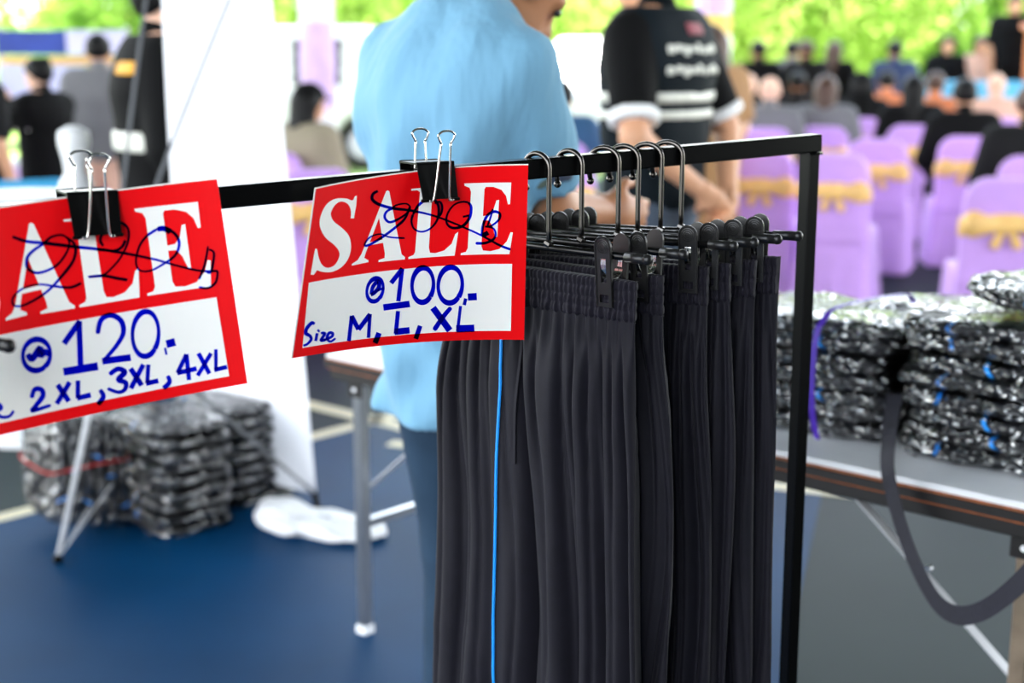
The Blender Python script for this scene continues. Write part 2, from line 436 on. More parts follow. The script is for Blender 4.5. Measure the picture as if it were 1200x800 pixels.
def smooth_line(P, n=6):
    if len(P) < 3: return P
    out = []
    for i in range(len(P) - 1):
        p0, p1, p2, p3 = P[max(i - 1, 0)], P[i], P[i + 1], P[min(i + 2, len(P) - 1)]
        for k in range(n):
            t = k / n
            out.append(tuple(.5 * (2 * p1[j] + (p2[j] - p0[j]) * t + (2 * p0[j] - 5 * p1[j] + 4 * p2[j] - p3[j]) * t * t + (3 * p1[j] - p0[j] - 3 * p2[j] + p3[j]) * t ** 3) for j in (0, 1)))
    return out + [P[-1]]
def stroke(mb, P, wd, inv, g, o, smooth=True):
    if smooth: P = smooth_line(P)
    L = [];
    for i, p in enumerate(P):
        a, b = P[max(i - 1, 0)], P[min(i + 1, len(P) - 1)]; dx, dy = b[0] - a[0], b[1] - a[1]; l = math.hypot(dx, dy) or 1
        k = wd / 2 * (.85 + .2 * math.sin(i * .11)) if smooth else wd / 2
        if smooth and i in (0, len(P) - 1): k *= .6
        L.append(((p[0] - dy / l * k, p[1] + dx / l * k), (p[0] + dy / l * k, p[1] - dx / l * k)))
    vs = [g(*inv(*q), o) for pr in L for q in pr]
    mb.add(vs, [(2 * i, 2 * i + 1, 2 * i + 3, 2 * i + 2) for i in range(len(L) - 1)])
def oval(cx, cy, rx, ry, tilt=0, n=20, start=.7):
    ct, st = math.cos(tilt), math.sin(tilt)
    return [(cx + rx * math.cos(a) * ct - ry * math.sin(a) * st, cy + rx * math.cos(a) * st + ry * math.sin(a) * ct) for a in [start + 2 * math.pi * i / n for i in range(n + 1)]]
def crop(x0, y0, k): return lambda P: [(x0 + a / k, y0 + b / k) for a, b in P]
A_, B_ = crop(340, 190, 5.713), crop(480, 190, 5.713); C_, D_ = crop(340, 300, 6.667), crop(480, 300, 6.667)
E_, F_ = crop(0, 240, 5.713), crop(130, 220, 5.713); G_, H_ = crop(0, 350, 5.0), crop(140, 340, 5.333)
S_out = [(445, 222), (440, 290), (425, 375), (403, 375), (405, 325), (385, 280), (345, 263), (310, 275), (282, 310), (270, 350), (290, 395), (345, 440), (390, 490), (405, 550), (400, 610), (375, 665), (330, 710), (270, 735), (215, 733), (178, 722), (157, 752), (135, 752), (140, 720), (165, 580), (178, 582), (187, 630), (207, 680), (240, 705), (280, 698), (310, 670), (328, 625), (322, 590), (290, 550), (240, 510), (208, 460), (195, 410), (205, 350), (235, 290), (275, 255), (320, 241), (375, 243), (415, 255), (430, 228)]
A1 = [(640, 195), (652, 190), (604, 345), (506, 600), (494, 640), (522, 655), (522, 668), (410, 692), (412, 680), (450, 655), (475, 615)]
A2 = [(640, 195), (650, 188), (662, 195), (745, 615), (768, 635), (766, 650), (590, 668), (590, 655), (630, 640), (632, 610), (590, 350)]
A3 = [(515, 538), (622, 516), (628, 538), (508, 560)]
Lp = [(10, 178), (205, 160), (205, 172), (165, 185), (150, 215), (128, 570), (135, 605), (170, 608), (230, 590), (280, 545), (305, 480), (325, 465), (300, 625), (-10, 648), (-10, 635), (25, 620), (35, 600), (68, 200), (50, 188), (10, 190)]
Ep = [(365, 142), (680, 136), (672, 280), (657, 282), (645, 225), (615, 185), (560, 165), (510, 165), (500, 180), (490, 360), (530, 355), (560, 320), (580, 255), (598, 252), (586, 498), (572, 500), (555, 430), (530, 390), (489, 388), (480, 560), (490, 590), (540, 595), (600, 580), (650, 530), (675, 468), (690, 470), (668, 615), (340, 622), (342, 608), (375, 600), (388, 575), (410, 200), (400, 170), (367, 158)]
S_out = smooth_line(S_out[:4]) [:1] + S_out[1:3] + smooth_line(S_out[3:20], 4) + S_out[20:23] + smooth_line(S_out[23:], 4)
PAN = [(361.5, 331), (600, 309), (598.5, 387.5), (354, 407.5)]
def ry(u): return rail_at(u).y
SG2 = sheet_map((369, 220), (619, 192), (614, 398), (341, 420), ry(369) - .048, ry(619) - .05, 7, .026, .012)
SG1 = sheet_map((-85, 256), (254, 208), (290, 449), (-50, 522), ry(-85) - .05, ry(254) - .05, 3, .028, .012)
INK2 = [(C_(oval(660, 262, 62, 92, .25)), 4.2), (C_([(628, 300), (645, 235), (685, 195), (690, 240), (655, 285), (632, 300), (690, 262), (735, 250)]), 3.8),
        (C_([(785, 210), (875, 95)]), 4.5, 0), (C_([(872, 95), (842, 352)]), 4.2, 0), (C_([(725, 400), (931, 372)]), 6.2, 0),
        (D_(oval(100, 225, 84, 135, .06)), 5.2), (D_(oval(315, 225, 94, 140, .08)), 5.2), (D_([(437, 330), (424, 382)]), 3.4, 0), (D_([(453, 319), (523, 315)]), 7, 0),
        (C_([(187, 530), (165, 520), (128, 560), (118, 600), (150, 622), (160, 650), (130, 685), (98, 697)]), 3.4), (C_([(207, 600), (195, 662)]), 2.8, 0), (C_([(212, 588), (224, 576)]), 2.8, 0),
        (C_([(235, 600), (268, 603), (236, 656), (275, 650)]), 2.8), (C_([(262, 655), (320, 628), (328, 602), (300, 600), (284, 640), (310, 666), (352, 640)]), 2.8),
        (C_([(455, 662), (478, 465)]), 3.8, 0), (C_([(476, 465), (530, 572)]), 4.4, 0), (C_([(530, 572), (622, 452)]), 4.4, 0), (C_([(622, 450), (608, 637)]), 3.4, 0), (C_([(692, 598), (660, 678)]), 5.2, 0),
        (C_([(840, 428), (822, 605)]), 4, 0), (C_([(812, 590), (930, 578)]), 6.2, 0), (D_([(80, 543), (45, 645)]), 4.6, 0),
        (D_([(180, 402), (312, 580)]), 6.4, 0), (D_([(322, 400), (262, 470), (188, 578)]), 4.6), (D_([(396, 388), (372, 585)]), 3, 0), (D_([(362, 567), (504, 562)]), 7, 0),
        (A_([(585, 192), (552, 212), (548, 250), (600, 285), (700, 310), (800, 322), (950, 355), (1100, 410), (1270, 485), (1400, 555), (1475, 583)]), 2.9),
        (A_([(700, 302), (645, 328), (630, 368), (660, 400), (712, 385), (780, 340), (800, 300), (770, 276), (705, 288), (680, 312)]), 2.4),
        (A_([(798, 298), (765, 378), (690, 445), (600, 510), (520, 555), (496, 550), (530, 502), (600, 480), (660, 500), (765, 508)]), 2.4),
        (B_([(20, 350), (55, 290), (110, 252), (165, 255), (192, 300), (185, 380), (140, 440), (80, 465), (28, 445), (10, 395), (20, 350)]), 2.7), (B_([(165, 275), (200, 265), (216, 300), (205, 350), (172, 368)]), 2.2),
        (B_([(390, 268), (410, 300), (400, 370), (355, 425), (290, 440), (248, 410), (250, 350), (290, 290), (345, 265), (390, 268)]), 2.7), (B_([(355, 365), (400, 355)]), 2, 0),
        (B_([(556, 312), (540, 370), (520, 425)]), 2), (B_([(482, 490), (490, 420), (520, 355), (565, 330), (602, 345), (595, 385), (545, 425), (505, 430), (555, 440), (574, 475), (560, 515), (505, 540), (440, 542)]), 2.6), (B_([(490, 490), (525, 470)]), 4.5, 0)]
INK1 = [(E_([(290, 260), (215, 310), (178, 360), (185, 425), (255, 455), (370, 410), (440, 325), (462, 250), (420, 203), (345, 213), (295, 255)]), 2.9),
        (E_([(440, 213), (500, 270), (490, 370), (400, 490), (300, 590), (165, 668), (92, 672), (85, 620), (150, 560), (260, 532), (370, 545), (470, 552), (542, 523)]), 2.6),
        (E_([(690, 275), (670, 232), (700, 170), (760, 132), (813, 121), (858, 166), (853, 256), (803, 356), (743, 426), (690, 468), (590, 482), (690, 474), (780, 490), (852, 502)]), 2.8), (E_([(640, 300), (760, 306), (815, 280), (838, 236)]), 2.6),
        (F_([(300, 280), (350, 268), (425, 305), (457, 370), (430, 450), (350, 510), (260, 555), (190, 550), (166, 490), (190, 390), (240, 322), (305, 278)]), 2.7), (F_([(310, 278), (355, 272), (400, 295)]), 5.5),
        (E_([(80, 213), (180, 245), (300, 256), (500, 280), (690, 300), (857, 328), (1043, 366), (1183, 406), (1343, 441), (1458, 441)]), 3.2),
        (F_([(650, 390), (628, 510), (590, 612)]), 2.2), (F_([(655, 412), (690, 440), (670, 560), (640, 562)]), 2.2), (F_([(715, 555), (702, 630), (650, 670), (588, 665)]), 2.2),
        (G_(oval(212, 328, 80, 92, .2)), 5.4), (G_([(160, 322), (185, 352), (232, 290), (236, 330), (262, 310), (285, 330)]), 6.2),
        (G_([(373, 262), (467, 130)]), 5.6, 0), (G_([(462, 130), (470, 388)]), 5.4, 0), (G_([(370, 427), (572, 394)]), 7.6, 0),
        (G_([(570, 205), (590, 125), (645, 95), (705, 125), (722, 195), (680, 275), (600, 368)]), 5), (G_([(598, 365), (765, 343)]), 6.6, 0),
        (H_(oval(162, 272, 82, 140, .05)), 5.2), (H_([(284, 358), (293, 402)]), 2, 0), (H_([(293, 336), (347, 322)]), 7.6, 0),
        (G_([(182, 580), (202, 530), (240, 532), (248, 570), (205, 630), (190, 655), (296, 622)]), 4.8), (G_([(335, 503), (402, 600)]), 5, 0), (G_([(407, 488), (330, 614)]), 4.6, 0), (G_([(455, 478), (454, 582)]), 4.4, 0), (G_([(450, 582), (530, 562)]), 5, 0),
        (G_([(584, 532), (604, 572), (572, 618)]), 4.8), (G_([(640, 442), (690, 410), (730, 430), (692, 472), (736, 492), (728, 532), (690, 546), (628, 525)]), 5),
        (H_([(68, 488), (138, 594)]), 5, 0), (H_([(148, 463), (70, 612)]), 4.6, 0), (H_([(180, 463), (172, 580)]), 4, 0), (H_([(165, 582), (242, 564)]), 4.8, 0), (H_([(300, 533), (312, 572), (274, 612)]), 4.6),
        (H_([(418, 398), (434, 560)]), 4.2, 0), (H_([(418, 400), (362, 516)]), 4.2, 0), (H_([(360, 516), (482, 488)]), 4.6, 0), (H_([(493, 393), (562, 520)]), 4.2, 0), (H_([(572, 393), (488, 532)]), 4, 0), (H_([(602, 368), (602, 497)]), 3.4, 0), (H_([(592, 497), (672, 478)]), 4.2, 0),
        (G_([(-150, 560), (-175, 600), (-130, 640), (-165, 700)]), 4.4), (G_([(-110, 630), (-112, 690)]), 3.6, 0), (G_([(-85, 630), (-55, 625), (-88, 690), (-50, 680)]), 3.6), (G_([(-30, 660), (5, 640), (-12, 618), (-28, 655), (0, 690), (50, 688), (78, 655)]), 3.6)]
for (gm, inv), ink, lab in ((SG2, INK2, 'red sale sign reading @100, size M, L, XL, clipped beside the hangers'), (SG1, INK1, 'red sale sign reading @120, 2XL, 3XL, 4XL, clipped apart from the hangers')):
    base = gm(.5, 0)
    sgn = thing('sale_sign', lab, 'sign', base, 0, 'sale signs on the rack')
    m = MB(); N = 25; K = 9
    m.grid([gm(i / (N - 1), j / (K - 1), 0) for j in range(K) for i in range(N)], N, K)
    m.grid([gm(i / (N - 1), j / (K - 1), -.0005) for j in range(K) for i in range(N)], N, K)
    rim = [i for i in range(N)] + [j * N + N - 1 for j in range(1, K)] + [(K - 1) * N + i for i in range(N - 2, -1, -1)] + [j * N for j in range(K - 2, 0, -1)]
    for a, b in zip(rim, rim[1:] + rim[:1]): m.f.append((a, b, b + N * K, a + N * K))
    pp = m.build('paper_sheet', 'paper', sgn, True)
    m = MB(); print_poly(m, [[(.006, 0), (1, 0), (1, .992), (.006, .992)]], gm, .0003); m.build('red_field', 'red_print', sgn, True)
    i2 = SG2[1]
    m = MB(); print_poly(m, [[i2(*p) for p in PAN]], gm, .0006); m.build('white_panel', 'white_print', sgn, True)
    for ch, polys, cr in (('letter_s', [S_out], A_), ('letter_a', [A1, A2, A3], A_), ('letter_l', [Lp], B_), ('letter_e', [Ep], B_)):
        m = MB(); print_poly(m, [[i2(*p) for p in cr(P)] for P in polys], gm, .0006); m.build(ch, 'white_print', sgn, True)
    m = MB()
    for it in ink: stroke(m, it[0], it[1] * 1.22, inv, gm, .001, len(it) < 3)
    m.build('marker_writing', 'marker_ink', sgn, True, label='blue marker handwriting with the old price crossed out')

# ------------------------------------------------------------------ binder clips
def binder_clip(u, label, k=1.0, lean=.1):
    c = rail_at(u); X, Y, Z = rflat, -rfront, Vector((0, 0, 1))       # local x along rail, y away from viewer
    mat = Matrix(((X.x, Y.x, 0, c.x), (X.y, Y.y, 0, c.y), (X.z, Y.z, 1, c.z), (0, 0, 0, 1)))
    t = thing('binder_clip', label, 'binder clip', mat4=mat, group='binder clips on the rail')
    hw = .0255 * k
    m = MB(); m.box((0, .0, .0065), (2 * hw, .040, .0022))
    for sy in (-1, 1):
        m.tube([(-hw, sy * .0205, .0062), (hw, sy * .0205, .0062)], .0024, 8)
    m.build('spine', 'clip_black', t)
    for sy in (-1, 1):
        m = MB(); yb = -.0345 if sy < 0 else .0175; yt = -.0225 if sy < 0 else .0205
        m.prism([(-hw, .006), (hw, .006), (hw * .93, -.035 * k), (-hw * .93, -.035 * k)], lambda p: (p[0], lerp(yb, yt, (p[1] + .035) / .041), p[1]), lambda p: (p[0], lerp(yb, yt, (p[1] + .035) / .041) + .0012, p[1]))
        for q in (-.72, .72): m.tube([(q * hw - .007, yb + .0005, -.036 * k), (q * hw + .007, yb + .0005, -.036 * k)], .0021, 8)
        fl = m.build('flap', 'clip_black', t)
        H = [(-.0165, -.036), (-.0115, -.036), (-.0092, -.02), (-.0065, .028), (-.0068, .031), (-.0105, .038), (-.0106, .0415), (-.006, .0448), (0, .0456)]
        H = H + [(-a, b) for a, b in H[-2::-1]]
        m = MB(); m.tube(smooth_line3([Vector((a * k + lean * .5 * (b + .036) * (1 if sy < 0 else .3), yb - .0016 * 1 + (.006 if sy < 0 else .002) * (b + .036) / .08 * (1 if sy > 0 else -1), b * k)) for a, b in H]), .00135 * k, 8)
        m.build('wire_handle', 'wire', t, smooth=True)
def smooth_line3(P, n=4):
    out = []
    for i in range(len(P) - 1):
        p0, p1, p2, p3 = P[max(i - 1, 0)], P[i], P[i + 1], P[min(i + 2, len(P) - 1)]
        for q in range(n):
            t = q / n
            out.append(.5 * (2 * p1 + (p2 - p0) * t + (2 * p0 - 5 * p1 + 4 * p2 - p3) * t * t + (3 * p1 - p0 - 3 * p2 + p3) * t ** 3))
    return out + [P[-1]]
binder_clip(500, 'black binder clip with upright steel handles on the sign beside the hangers', 1.0, .12)
binder_clip(102, 'black binder clip gripping the big-sizes sign that hangs apart from the hangers', 1.05, .06)

# ------------------------------------------------------------------ clip hangers
HR, HZ, HL = .021, -.112, .172          # hook radius, bar height below rail top, half length
def make_hanger(label, mat4):
    t = thing('clip_hanger', label, 'hanger', mat4=mat4, group='clip hangers on the rail')
    # local origin: middle of the rail's top face; x along the bar
    pts = [Vector((HR, 0, HZ + .002))]
    pts += [Vector((HR, 0, z)) for z in (-.09, -.06, -.03, -.012)]
    pts += [Vector((HR * math.cos(a), 0, -.012 + (HR - .003) * math.sin(a))) for a in [math.pi * i / 12 for i in range(1, 12)]]
    pts += [Vector((-HR, 0, -.012)), Vector((-HR, 0, -.026)), Vector((-HR + .002, 0, -.036))]
    m = MB(); m.tube(pts, .0034, 12); m.ball((-HR + .002, 0, -.038), .0052); m.build('hook', 'hanger_metal', t, smooth=True)
    m = MB(); m.tube([(HR - .004, 0, HZ + .006), (HR + .004, 0, HZ + .003)], .0055, 10); m.build('weld', 'hanger_metal', t)
    bx = HR * .2
    m = MB(); m.tube([(bx - HL, 0, HZ), (bx + HL, 0, HZ)], .0047, 12); bar = m.build('bar', 'hanger_bar', t, smooth=True)
    for sg in (-1, 1):
        m = MB(); m.tube([(bx + sg * (HL - .03), 0, HZ), (bx + sg * HL, 0, HZ)], .0064, 12); m.ball((bx + sg * (HL + .002), 0, HZ), .0072); m.build('end_cap', 'clip_plastic', bar, smooth=True)
    for sg in (-1, 1):
        cx = bx + sg * (HL - .052)
        cw = .0125
        for sy in (-1, 1):
            m = MB()
            def yy(z): return sy * (.0112 + .006 * (z + .052) / .078)
            th = .0028 * sy
            def piece(x0, x1, z0, z1): m.prism([(x0, z0), (x1, z0), (x1, z1), (x0, z1)], lambda p: (cx + p[0], yy(p[1]), HZ + p[1]), lambda p: (cx + p[0], yy(p[1]) + th, HZ + p[1]))
            top = [(cw * math.cos(a), .013 + cw * math.sin(a)) for a in [math.pi * i / 10 for i in range(11)]]
            m.prism(top + [(-cw, -.002), (cw, -.002)], lambda p: (cx + p[0], yy(p[1]), HZ + p[1]), lambda p: (cx + p[0], yy(p[1]) + th, HZ + p[1]))
            piece(-cw, -.0042, -.032, -.002); piece(.0042, cw, -.032, -.002)
            piece(-cw, cw, -.047, -.032); piece(-cw, -.007, -.057, -.047); piece(.007, cw, -.057, -.047); piece(-cw, cw, -.062, -.057)
            # raised rim
            rim = [Vector((cx + a, yy(z) + th * 1.1, HZ + z)) for a, z in [(-cw + .001, -.061)] + [(-cw + .001, -.002)] + [((cw - .001) * math.cos(q), .013 + (cw - .001) * math.sin(q)) for q in [math.pi - math.pi * i / 10 for i in range(11)]] + [(cw - .001, -.061)]]
            m.tube(rim, .0012, 6)
            j = m.build('clip_jaw', 'clip_plastic', t)
            m = MB()
            for rr in (.0085, .006, .0035):
                m.tube([(cx + rr * math.cos(a), yy(.013 + rr * math.sin(a)) + th, HZ + .013 + rr * math.sin(a)) for a in [2 * math.pi * i / 16 for i in range(16)]], .0007, 5, closed=True)
            m.build('grip_rings', 'clip_plastic', j)
        m = MB()
        for q in (-.0032, .0032):
            m.ribbon([(cx + q, .0185 * math.cos(a) * .9, HZ - .012 - .02 * math.sin(a) + .004) for a in [-.5 + (math.pi + 1.0) * i / 14 for i in range(15)]], (.0028, 0, 0), .0012)
        m.build('spring', 'wire', t)
    return t
def hanger_mat(u, yaw):
    c = rail_at(u); return Matrix.Translation(c) @ Matrix.Rotation(R(yaw), 4, 'Z')
HANG = [(629, -43), (667, -41), (708, -27), (731, -25), (758, -23), (782, -21)]
ORD = ['first', 'second', 'third', 'fourth', 'fifth', 'sixth']
h0 = None; HM = []
for i, (u, yw) in enumerate(HANG):
    mt = hanger_mat(u, yw); HM.append(mt)
    lab = 'black clip hanger, %s on the rail counted from the @100 sign' % ORD[i]
    if h0 is None: h0 = make_hanger(lab, mt)
    else: dup(h0, mt, lab)
c7 = rail_at(-140)
dup(h0, Matrix.Translation(c7) @ Matrix.Rotation(R(-32), 4, 'Z'), 'empty black clip hanger whose clip hangs in front of the @120 sign')

# ------------------------------------------------------------------ trousers
def trousers(i, mat4, label, seed, hw, bend, flare, pipe_s, amp, nx=150, ny=110, pocket=None, length=1.0, yoff=0.0):
    rnd = random.Random(seed)
    t = thing('trousers', label, 'trousers', mat4=mat4, group='navy trousers on the rack')
    zt = HZ - .028; cxo = HR * .2
    ph = [rnd.uniform(0, 6.28) for _ in range(8)]; fr = [rnd.uniform(.8, 1.25) for _ in range(8)]
    def ruch(s, h):      # elastic gathers
        return (.0022 * (1 - abs((h / .0125) % 1 * 2 - 1) ** 5) - .0012) + .0024 * math.sin(s * hw * 2 * math.pi / .0072 + 2.2 * noise.noise((s * 9, h * 60, seed))) * (.65 + .35 * abs(math.sin(h / .0125 * math.pi)))
    def fold(s, h):
        g = sstep(.03, .16, h); A = amp * g * (1 + .4 * h)
        wp = .24 * noise.noise((s * 1.1, h * 1.7, seed * 3.1)) + .05 * noise.noise((s * 4, h * 3.0, seed))
        q = s + wp
        dp = lambda f, k: max(.12, min(1.0, .55 + 1.3 * noise.noise((math.floor(q * f + ph[k] / 6.28) * 3.7, h * 1.4, seed + k))))
        va = lambda f, k, e: (1 - abs(math.sin(math.pi * (f * q + ph[k] / 6.28)))) ** e
        mg = sstep(.08, .38, h)
        v = -.35 + 1.25 * va(3.1, 0, 1.2) * (.35 + .65 * mg) * (.6 + .8 * abs(noise.noise((q * 1.7, h * .8, seed + 3)))) + .75 * va(7.3, 1, 1.6) * (1 - .65 * mg) + .55 * noise.noise((q * 2.2, h * .6, seed + 21))
        if pipe_s is not None: v = lerp(v, -.25, math.exp(-((s - pipe_s) / .075) ** 2) * .9)
        v *= A
        gth = .0035 * math.exp(-((h - .065) / .035) ** 2) * math.sin(2 * math.pi * 9 * s + ph[3] + 2 * noise.noise((s * 4, 0, seed)))
        return v + gth + .0022 * noise.noise((s * 7, h * 9, seed)) * g + .0035 * noise.noise((s * 3, h * 14, seed + 5)) * sstep(.35, .6, h)
    def width(h): return hw * (1 + flare * sstep(.02, .3, h) + .03 * math.sin(h * 7 + seed))
    def plan(s, h):
        x = s * width(h); sb = bend[0]; y = 0.0
        if s < sb: y = bend[1] * (sb - s); x += bend[2] * (sb - s) * sstep(.0, .2, h)
        return x, y
    def thick(s, h): return (lerp(.007, .013, sstep(.03, .2, h))) * max(0.0, 1 - abs(s) ** 6) ** .5 + .0004
    def surf_n(s, h, side, o):
        p = surf(s, h, side); n = (surf(s + .004, h, side) - surf(s - .004, h, side)).cross(surf(s, h + .004, side) - surf(s, h - .004, side)).normalized()
        if n.y * side < 0: n = -n
        return p + n * o
    def surf(s, h, side, o=0.0, ru=0.0):
        x, y = plan(s, h); T = thick(s, h) + o + ru
        cr = .006 * sstep(.3, .5, h) * math.exp(-((s - .1) / .05) ** 2)            # inner leg line
        return Vector((cxo + x, yoff + y + fold(s, h) * (1 - .5 * abs(s) ** 4) + side * (T - cr), zt - h * length))
    def loop(h, o, n, ru):
        ss = [-math.cos(math.pi * k / (n - 1)) * .25 + (2 * k / (n - 1) - 1) * .75 for k in range(n)]
        fr_ = [surf(s, h, -1, o, ruch(s, h) if ru else 0) for s in ss]; bk = [surf(s, h, 1, o, ruch(s, h) if ru else 0) for s in ss[::-1]]
        return fr_ + bk
    # legs and seat
    hs = [.042 + (1 - .042) * (k / (ny - 1)) ** 1.15 for k in range(ny)]
    m = MB(); P = []
    for h in hs: P += loop(h, 0, nx, False)
    m.grid(P, 2 * nx, ny, True); m.build('legs', 'trouser_cloth', t, smooth=True)
    nw = nx * 2; m = MB(); P = []; hh = [0, .001] + [.003 + .047 * k / 21 for k in range(22)] + [.0515]
    for k, h in enumerate(hh): P += loop(h, -.003 if k in (0, len(hh) - 1) else .0015, nw, True)
    m.grid(P, 2 * nw, len(hh), True)
    m.f += [(k, k + 1, 2 * nw - 2 - k, 2 * nw - 1 - k) for k in range(nw - 1)]
    m.build('waistband', 'waist_cloth', t, smooth=True, label='elastic gathered waistband')
    if pipe_s is not None:
        for side, s0 in ((-1, pipe_s), (1, -.35)):
            pts = [surf_n(s0 + .015 * math.sin(h * 9), h, side, .0022) for h in [.052 + .945 * k / 90 for k in range(91)]]
            m = MB(); m.tube(pts, .0021, 6); m.build('side_piping', 'piping_blue', t, label='bright blue side piping')
    if pocket is not None:
        pts = [surf_n(pocket + .10 * (h - .07), h, -1, .0016) for h in [.06 + .2 * k / 24 for k in range(25)]]
        m = MB(); m.ribbon(pts, (.0022, 0, 0), .0026); m.build('pocket_welt', 'trouser_cloth', t)
    return t
TR = [dict(seed=3, hw=.158, bend=(-.28, .012, -.055), flare=.06, pipe_s=-.33, amp=.024, nx=190, ny=150, pocket=-.17),
      dict(seed=11, hw=.150, bend=(-.9, 0, 0), flare=.08, pipe_s=None, amp=.022),
      dict(seed=23, hw=.146, bend=(-.9, 0, 0), flare=.07, pipe_s=-.2, amp=.022),
      dict(seed=31, hw=.146, bend=(-.9, 0, 0), flare=.07, pipe_s=None, amp=.020),
      dict(seed=47, hw=.148, bend=(-.9, 0, 0), flare=.07, pipe_s=None, amp=.020),
      dict(seed=59, hw=.150, bend=(-.9, 0, 0), flare=.07, pipe_s=None, amp=.020)]
for i, kw in enumerate(TR):
    lab = 'dark navy trousers with blue side piping, front-most of the row on the rack' if i == 0 else 'dark navy elastic-waist trousers on the %s hanger from the @100 sign' % ORD[i]
    trousers(i, HM[i], lab, **kw)
# ------------------------------------------------------------------ folding table
TB_R, TB_L = Vector((.925, 2.252, 0)), Vector((-.475, 3.532, 0))
te = (TB_L - TB_R).normalized(); tn = Vector((te.y, -te.x, 0));
if tn.y < 0: tn = -tn
TLn = (TB_L - TB_R).length; TW, TZ = .74, .75
# local frame: x from right end to left end, y away from the near edge
TM = Matrix(((te.x, tn.x, 0, TB_R.x), (te.y, tn.y, 0, TB_R.y), (0, 0, 1, 0), (0, 0, 0, 1)))
tab = thing('folding_table', 'long folding table with pale worn top, dark edges and steel legs', 'table', mat4=TM)
m = MB(); m.box((TLn / 2, TW / 2, TZ - .006), (TLn - .004, TW - .004, .012)); m.build('tabletop', 'laminate', tab)
m = MB(); m.box((TLn / 2, TW / 2, TZ - .0145), (TLn, TW, .005)); m.build('top_core', 'edge_wood', tab, label='exposed brown board edge')
m = MB(); m.box((TLn / 2, TW / 2, TZ - .0255), (TLn + .006, TW + .006, .017)); m.build('edge_band', 'edge_black', tab)
for y in (.016, TW - .016):
    m = MB(); m.box((TLn / 2, y, TZ - .0365), (TLn - .01, .027, .004)); m.build('trim_strip', 'edge_wood', tab)
    m = MB(); m.box((TLn / 2, y + (.004 if y < .3 else -.004), TZ - .052), (TLn - .02, .026, .026)); m.build('frame_rail', 'edge_black', tab)
for x in (.03, TLn - .03):
    m = MB(); m.box((x, TW / 2, TZ - .052), (.026, TW - .06, .026)); m.build('frame_rail', 'edge_black', tab)
for k, (x, sx) in enumerate(((.085, 1), (TLn - .075, -1))):
    for y in (.05, TW - .05):
        m = MB(); m.box((x, y, .35), (.03, .03, .655)); lg = m.build('leg', 'steel_worn' if k == 0 else 'steel', tab)
        m = MB(); m.box((x, y, .0125), (.036, .036, .025)); m.build('foot_cap', 'white_plastic', lg)
        m = MB(); m.box((x, y - .017 if y < .3 else y + .017, TZ - .085), (.05, .004, .05)); m.build('bracket', 'edge_black', lg)
        m = MB(); m.tube([(x, y - .022 if y < .3 else y + .022, TZ - .09), (x, y, TZ - .09)], .006, 10); m.build('rivet', 'white_plastic', lg)
        m = MB(); m.slab((x + sx * .012, y + (.02 if y < .3 else -.02), .40), (x + sx * .36, y + (.02 if y < .3 else -.02), TZ - .066), (.004, .022), up=(0, 1, 0)); br = m.build('brace', 'rod_grey', tab)
        m = MB(); m.tube([(x + sx * .19, y + .014, .565), (x + sx * .19, y + .026, .565)], .006, 10); m.build('rivet', 'steel', br)
    m = MB(); m.box((x, TW / 2, .30), (.022, TW - .13, .022)); m.build('cross_bar', 'steel_worn' if k == 0 else 'steel', tab)

# ------------------------------------------------------------------ plastic wrapped trousers packs
PL, PW, PT = .36, .27, .036
def pack_mesh(seed):
    n1, n2 = 30, 22; out = []
    def shell(o, cr):
        P = []
        ring = 10
        # superellipsoid-like cushion with folded layers on its long side
        NU, NV = (72, 14) if o < 0 else (120, 18)
        for j in range(NV):
            ph = -math.pi / 2 + math.pi * j / (NV - 1)
            for i in range(NU):
                a = 2 * math.pi * i / NU; ca, sa = math.cos(a), math.sin(a)
                sg = lambda x, e: math.copysign(abs(x) ** e, x)
                rr = abs(math.cos(ph)) ** .35
                x = PL / 2 * sg(ca, .35) * (.9 + .1 * rr) * rr ** .6 if j not in (0, NV - 1) else 0
                y = PW / 2 * sg(sa, .35) * (.9 + .1 * rr) * rr ** .6 if j not in (0, NV - 1) else 0
                z = PT / 2 * sg(math.sin(ph), .6)
                nn = noise.noise_vector((x * 14 + seed, y * 14, z * 30)) * cr + noise.noise_vector((x * 38, y * 38 + seed, z * 70)) * cr * .55 + (noise.noise_vector((x * 95, y * 95 + seed, z * 120)) * .0022 if o > 0 else Vector((0, 0, 0)))
                v = Vector((x, y, z)) + nn; rad = Vector((x, y, z * 3)).normalized()
                P.append(v + rad * o)
        m = MB(); m.grid(P, NU, NV, True); return m
    return shell(-.002, .003), shell(.004, .0075)
PK = []
def make_pack(seed, label, group):
    t = thing('wrapped_trousers', label, 'clothing pack', group=group)
    a, b = pack_mesh(seed); a.build('folded_trousers', 'pack_cloth', t, smooth=True)
    rnd = random.Random(seed)
    for sy in (-1, 1):
        x0 = rnd.uniform(-.08, .1)
        pts = [(x0 + .006 * math.sin(q * .5 + seed), sy * (PW / 2 + .0035 - .02 * abs(q / 4 - 1) ** 3), -PT / 2 * .82 + PT * .82 * q / 8) for q in range(9)]
        m = MB(); m.ribbon(pts, (.0042, 0, 0), .0012); m.build('side_piping', 'piping_blue', t)
    b.build('plastic_wrap', 'plastic_film', t, smooth=True)
    return t
protos = {}
def put_pack(k, mat4, label, group):
    if k not in protos: o = make_pack(k * 7.3 + 2, label, group); o.matrix_world = mat4; XF[o.name] = mat4.copy(); protos[k] = o; return o
    return dup(protos[k], mat4, label, group)
rnd = random.Random(5)
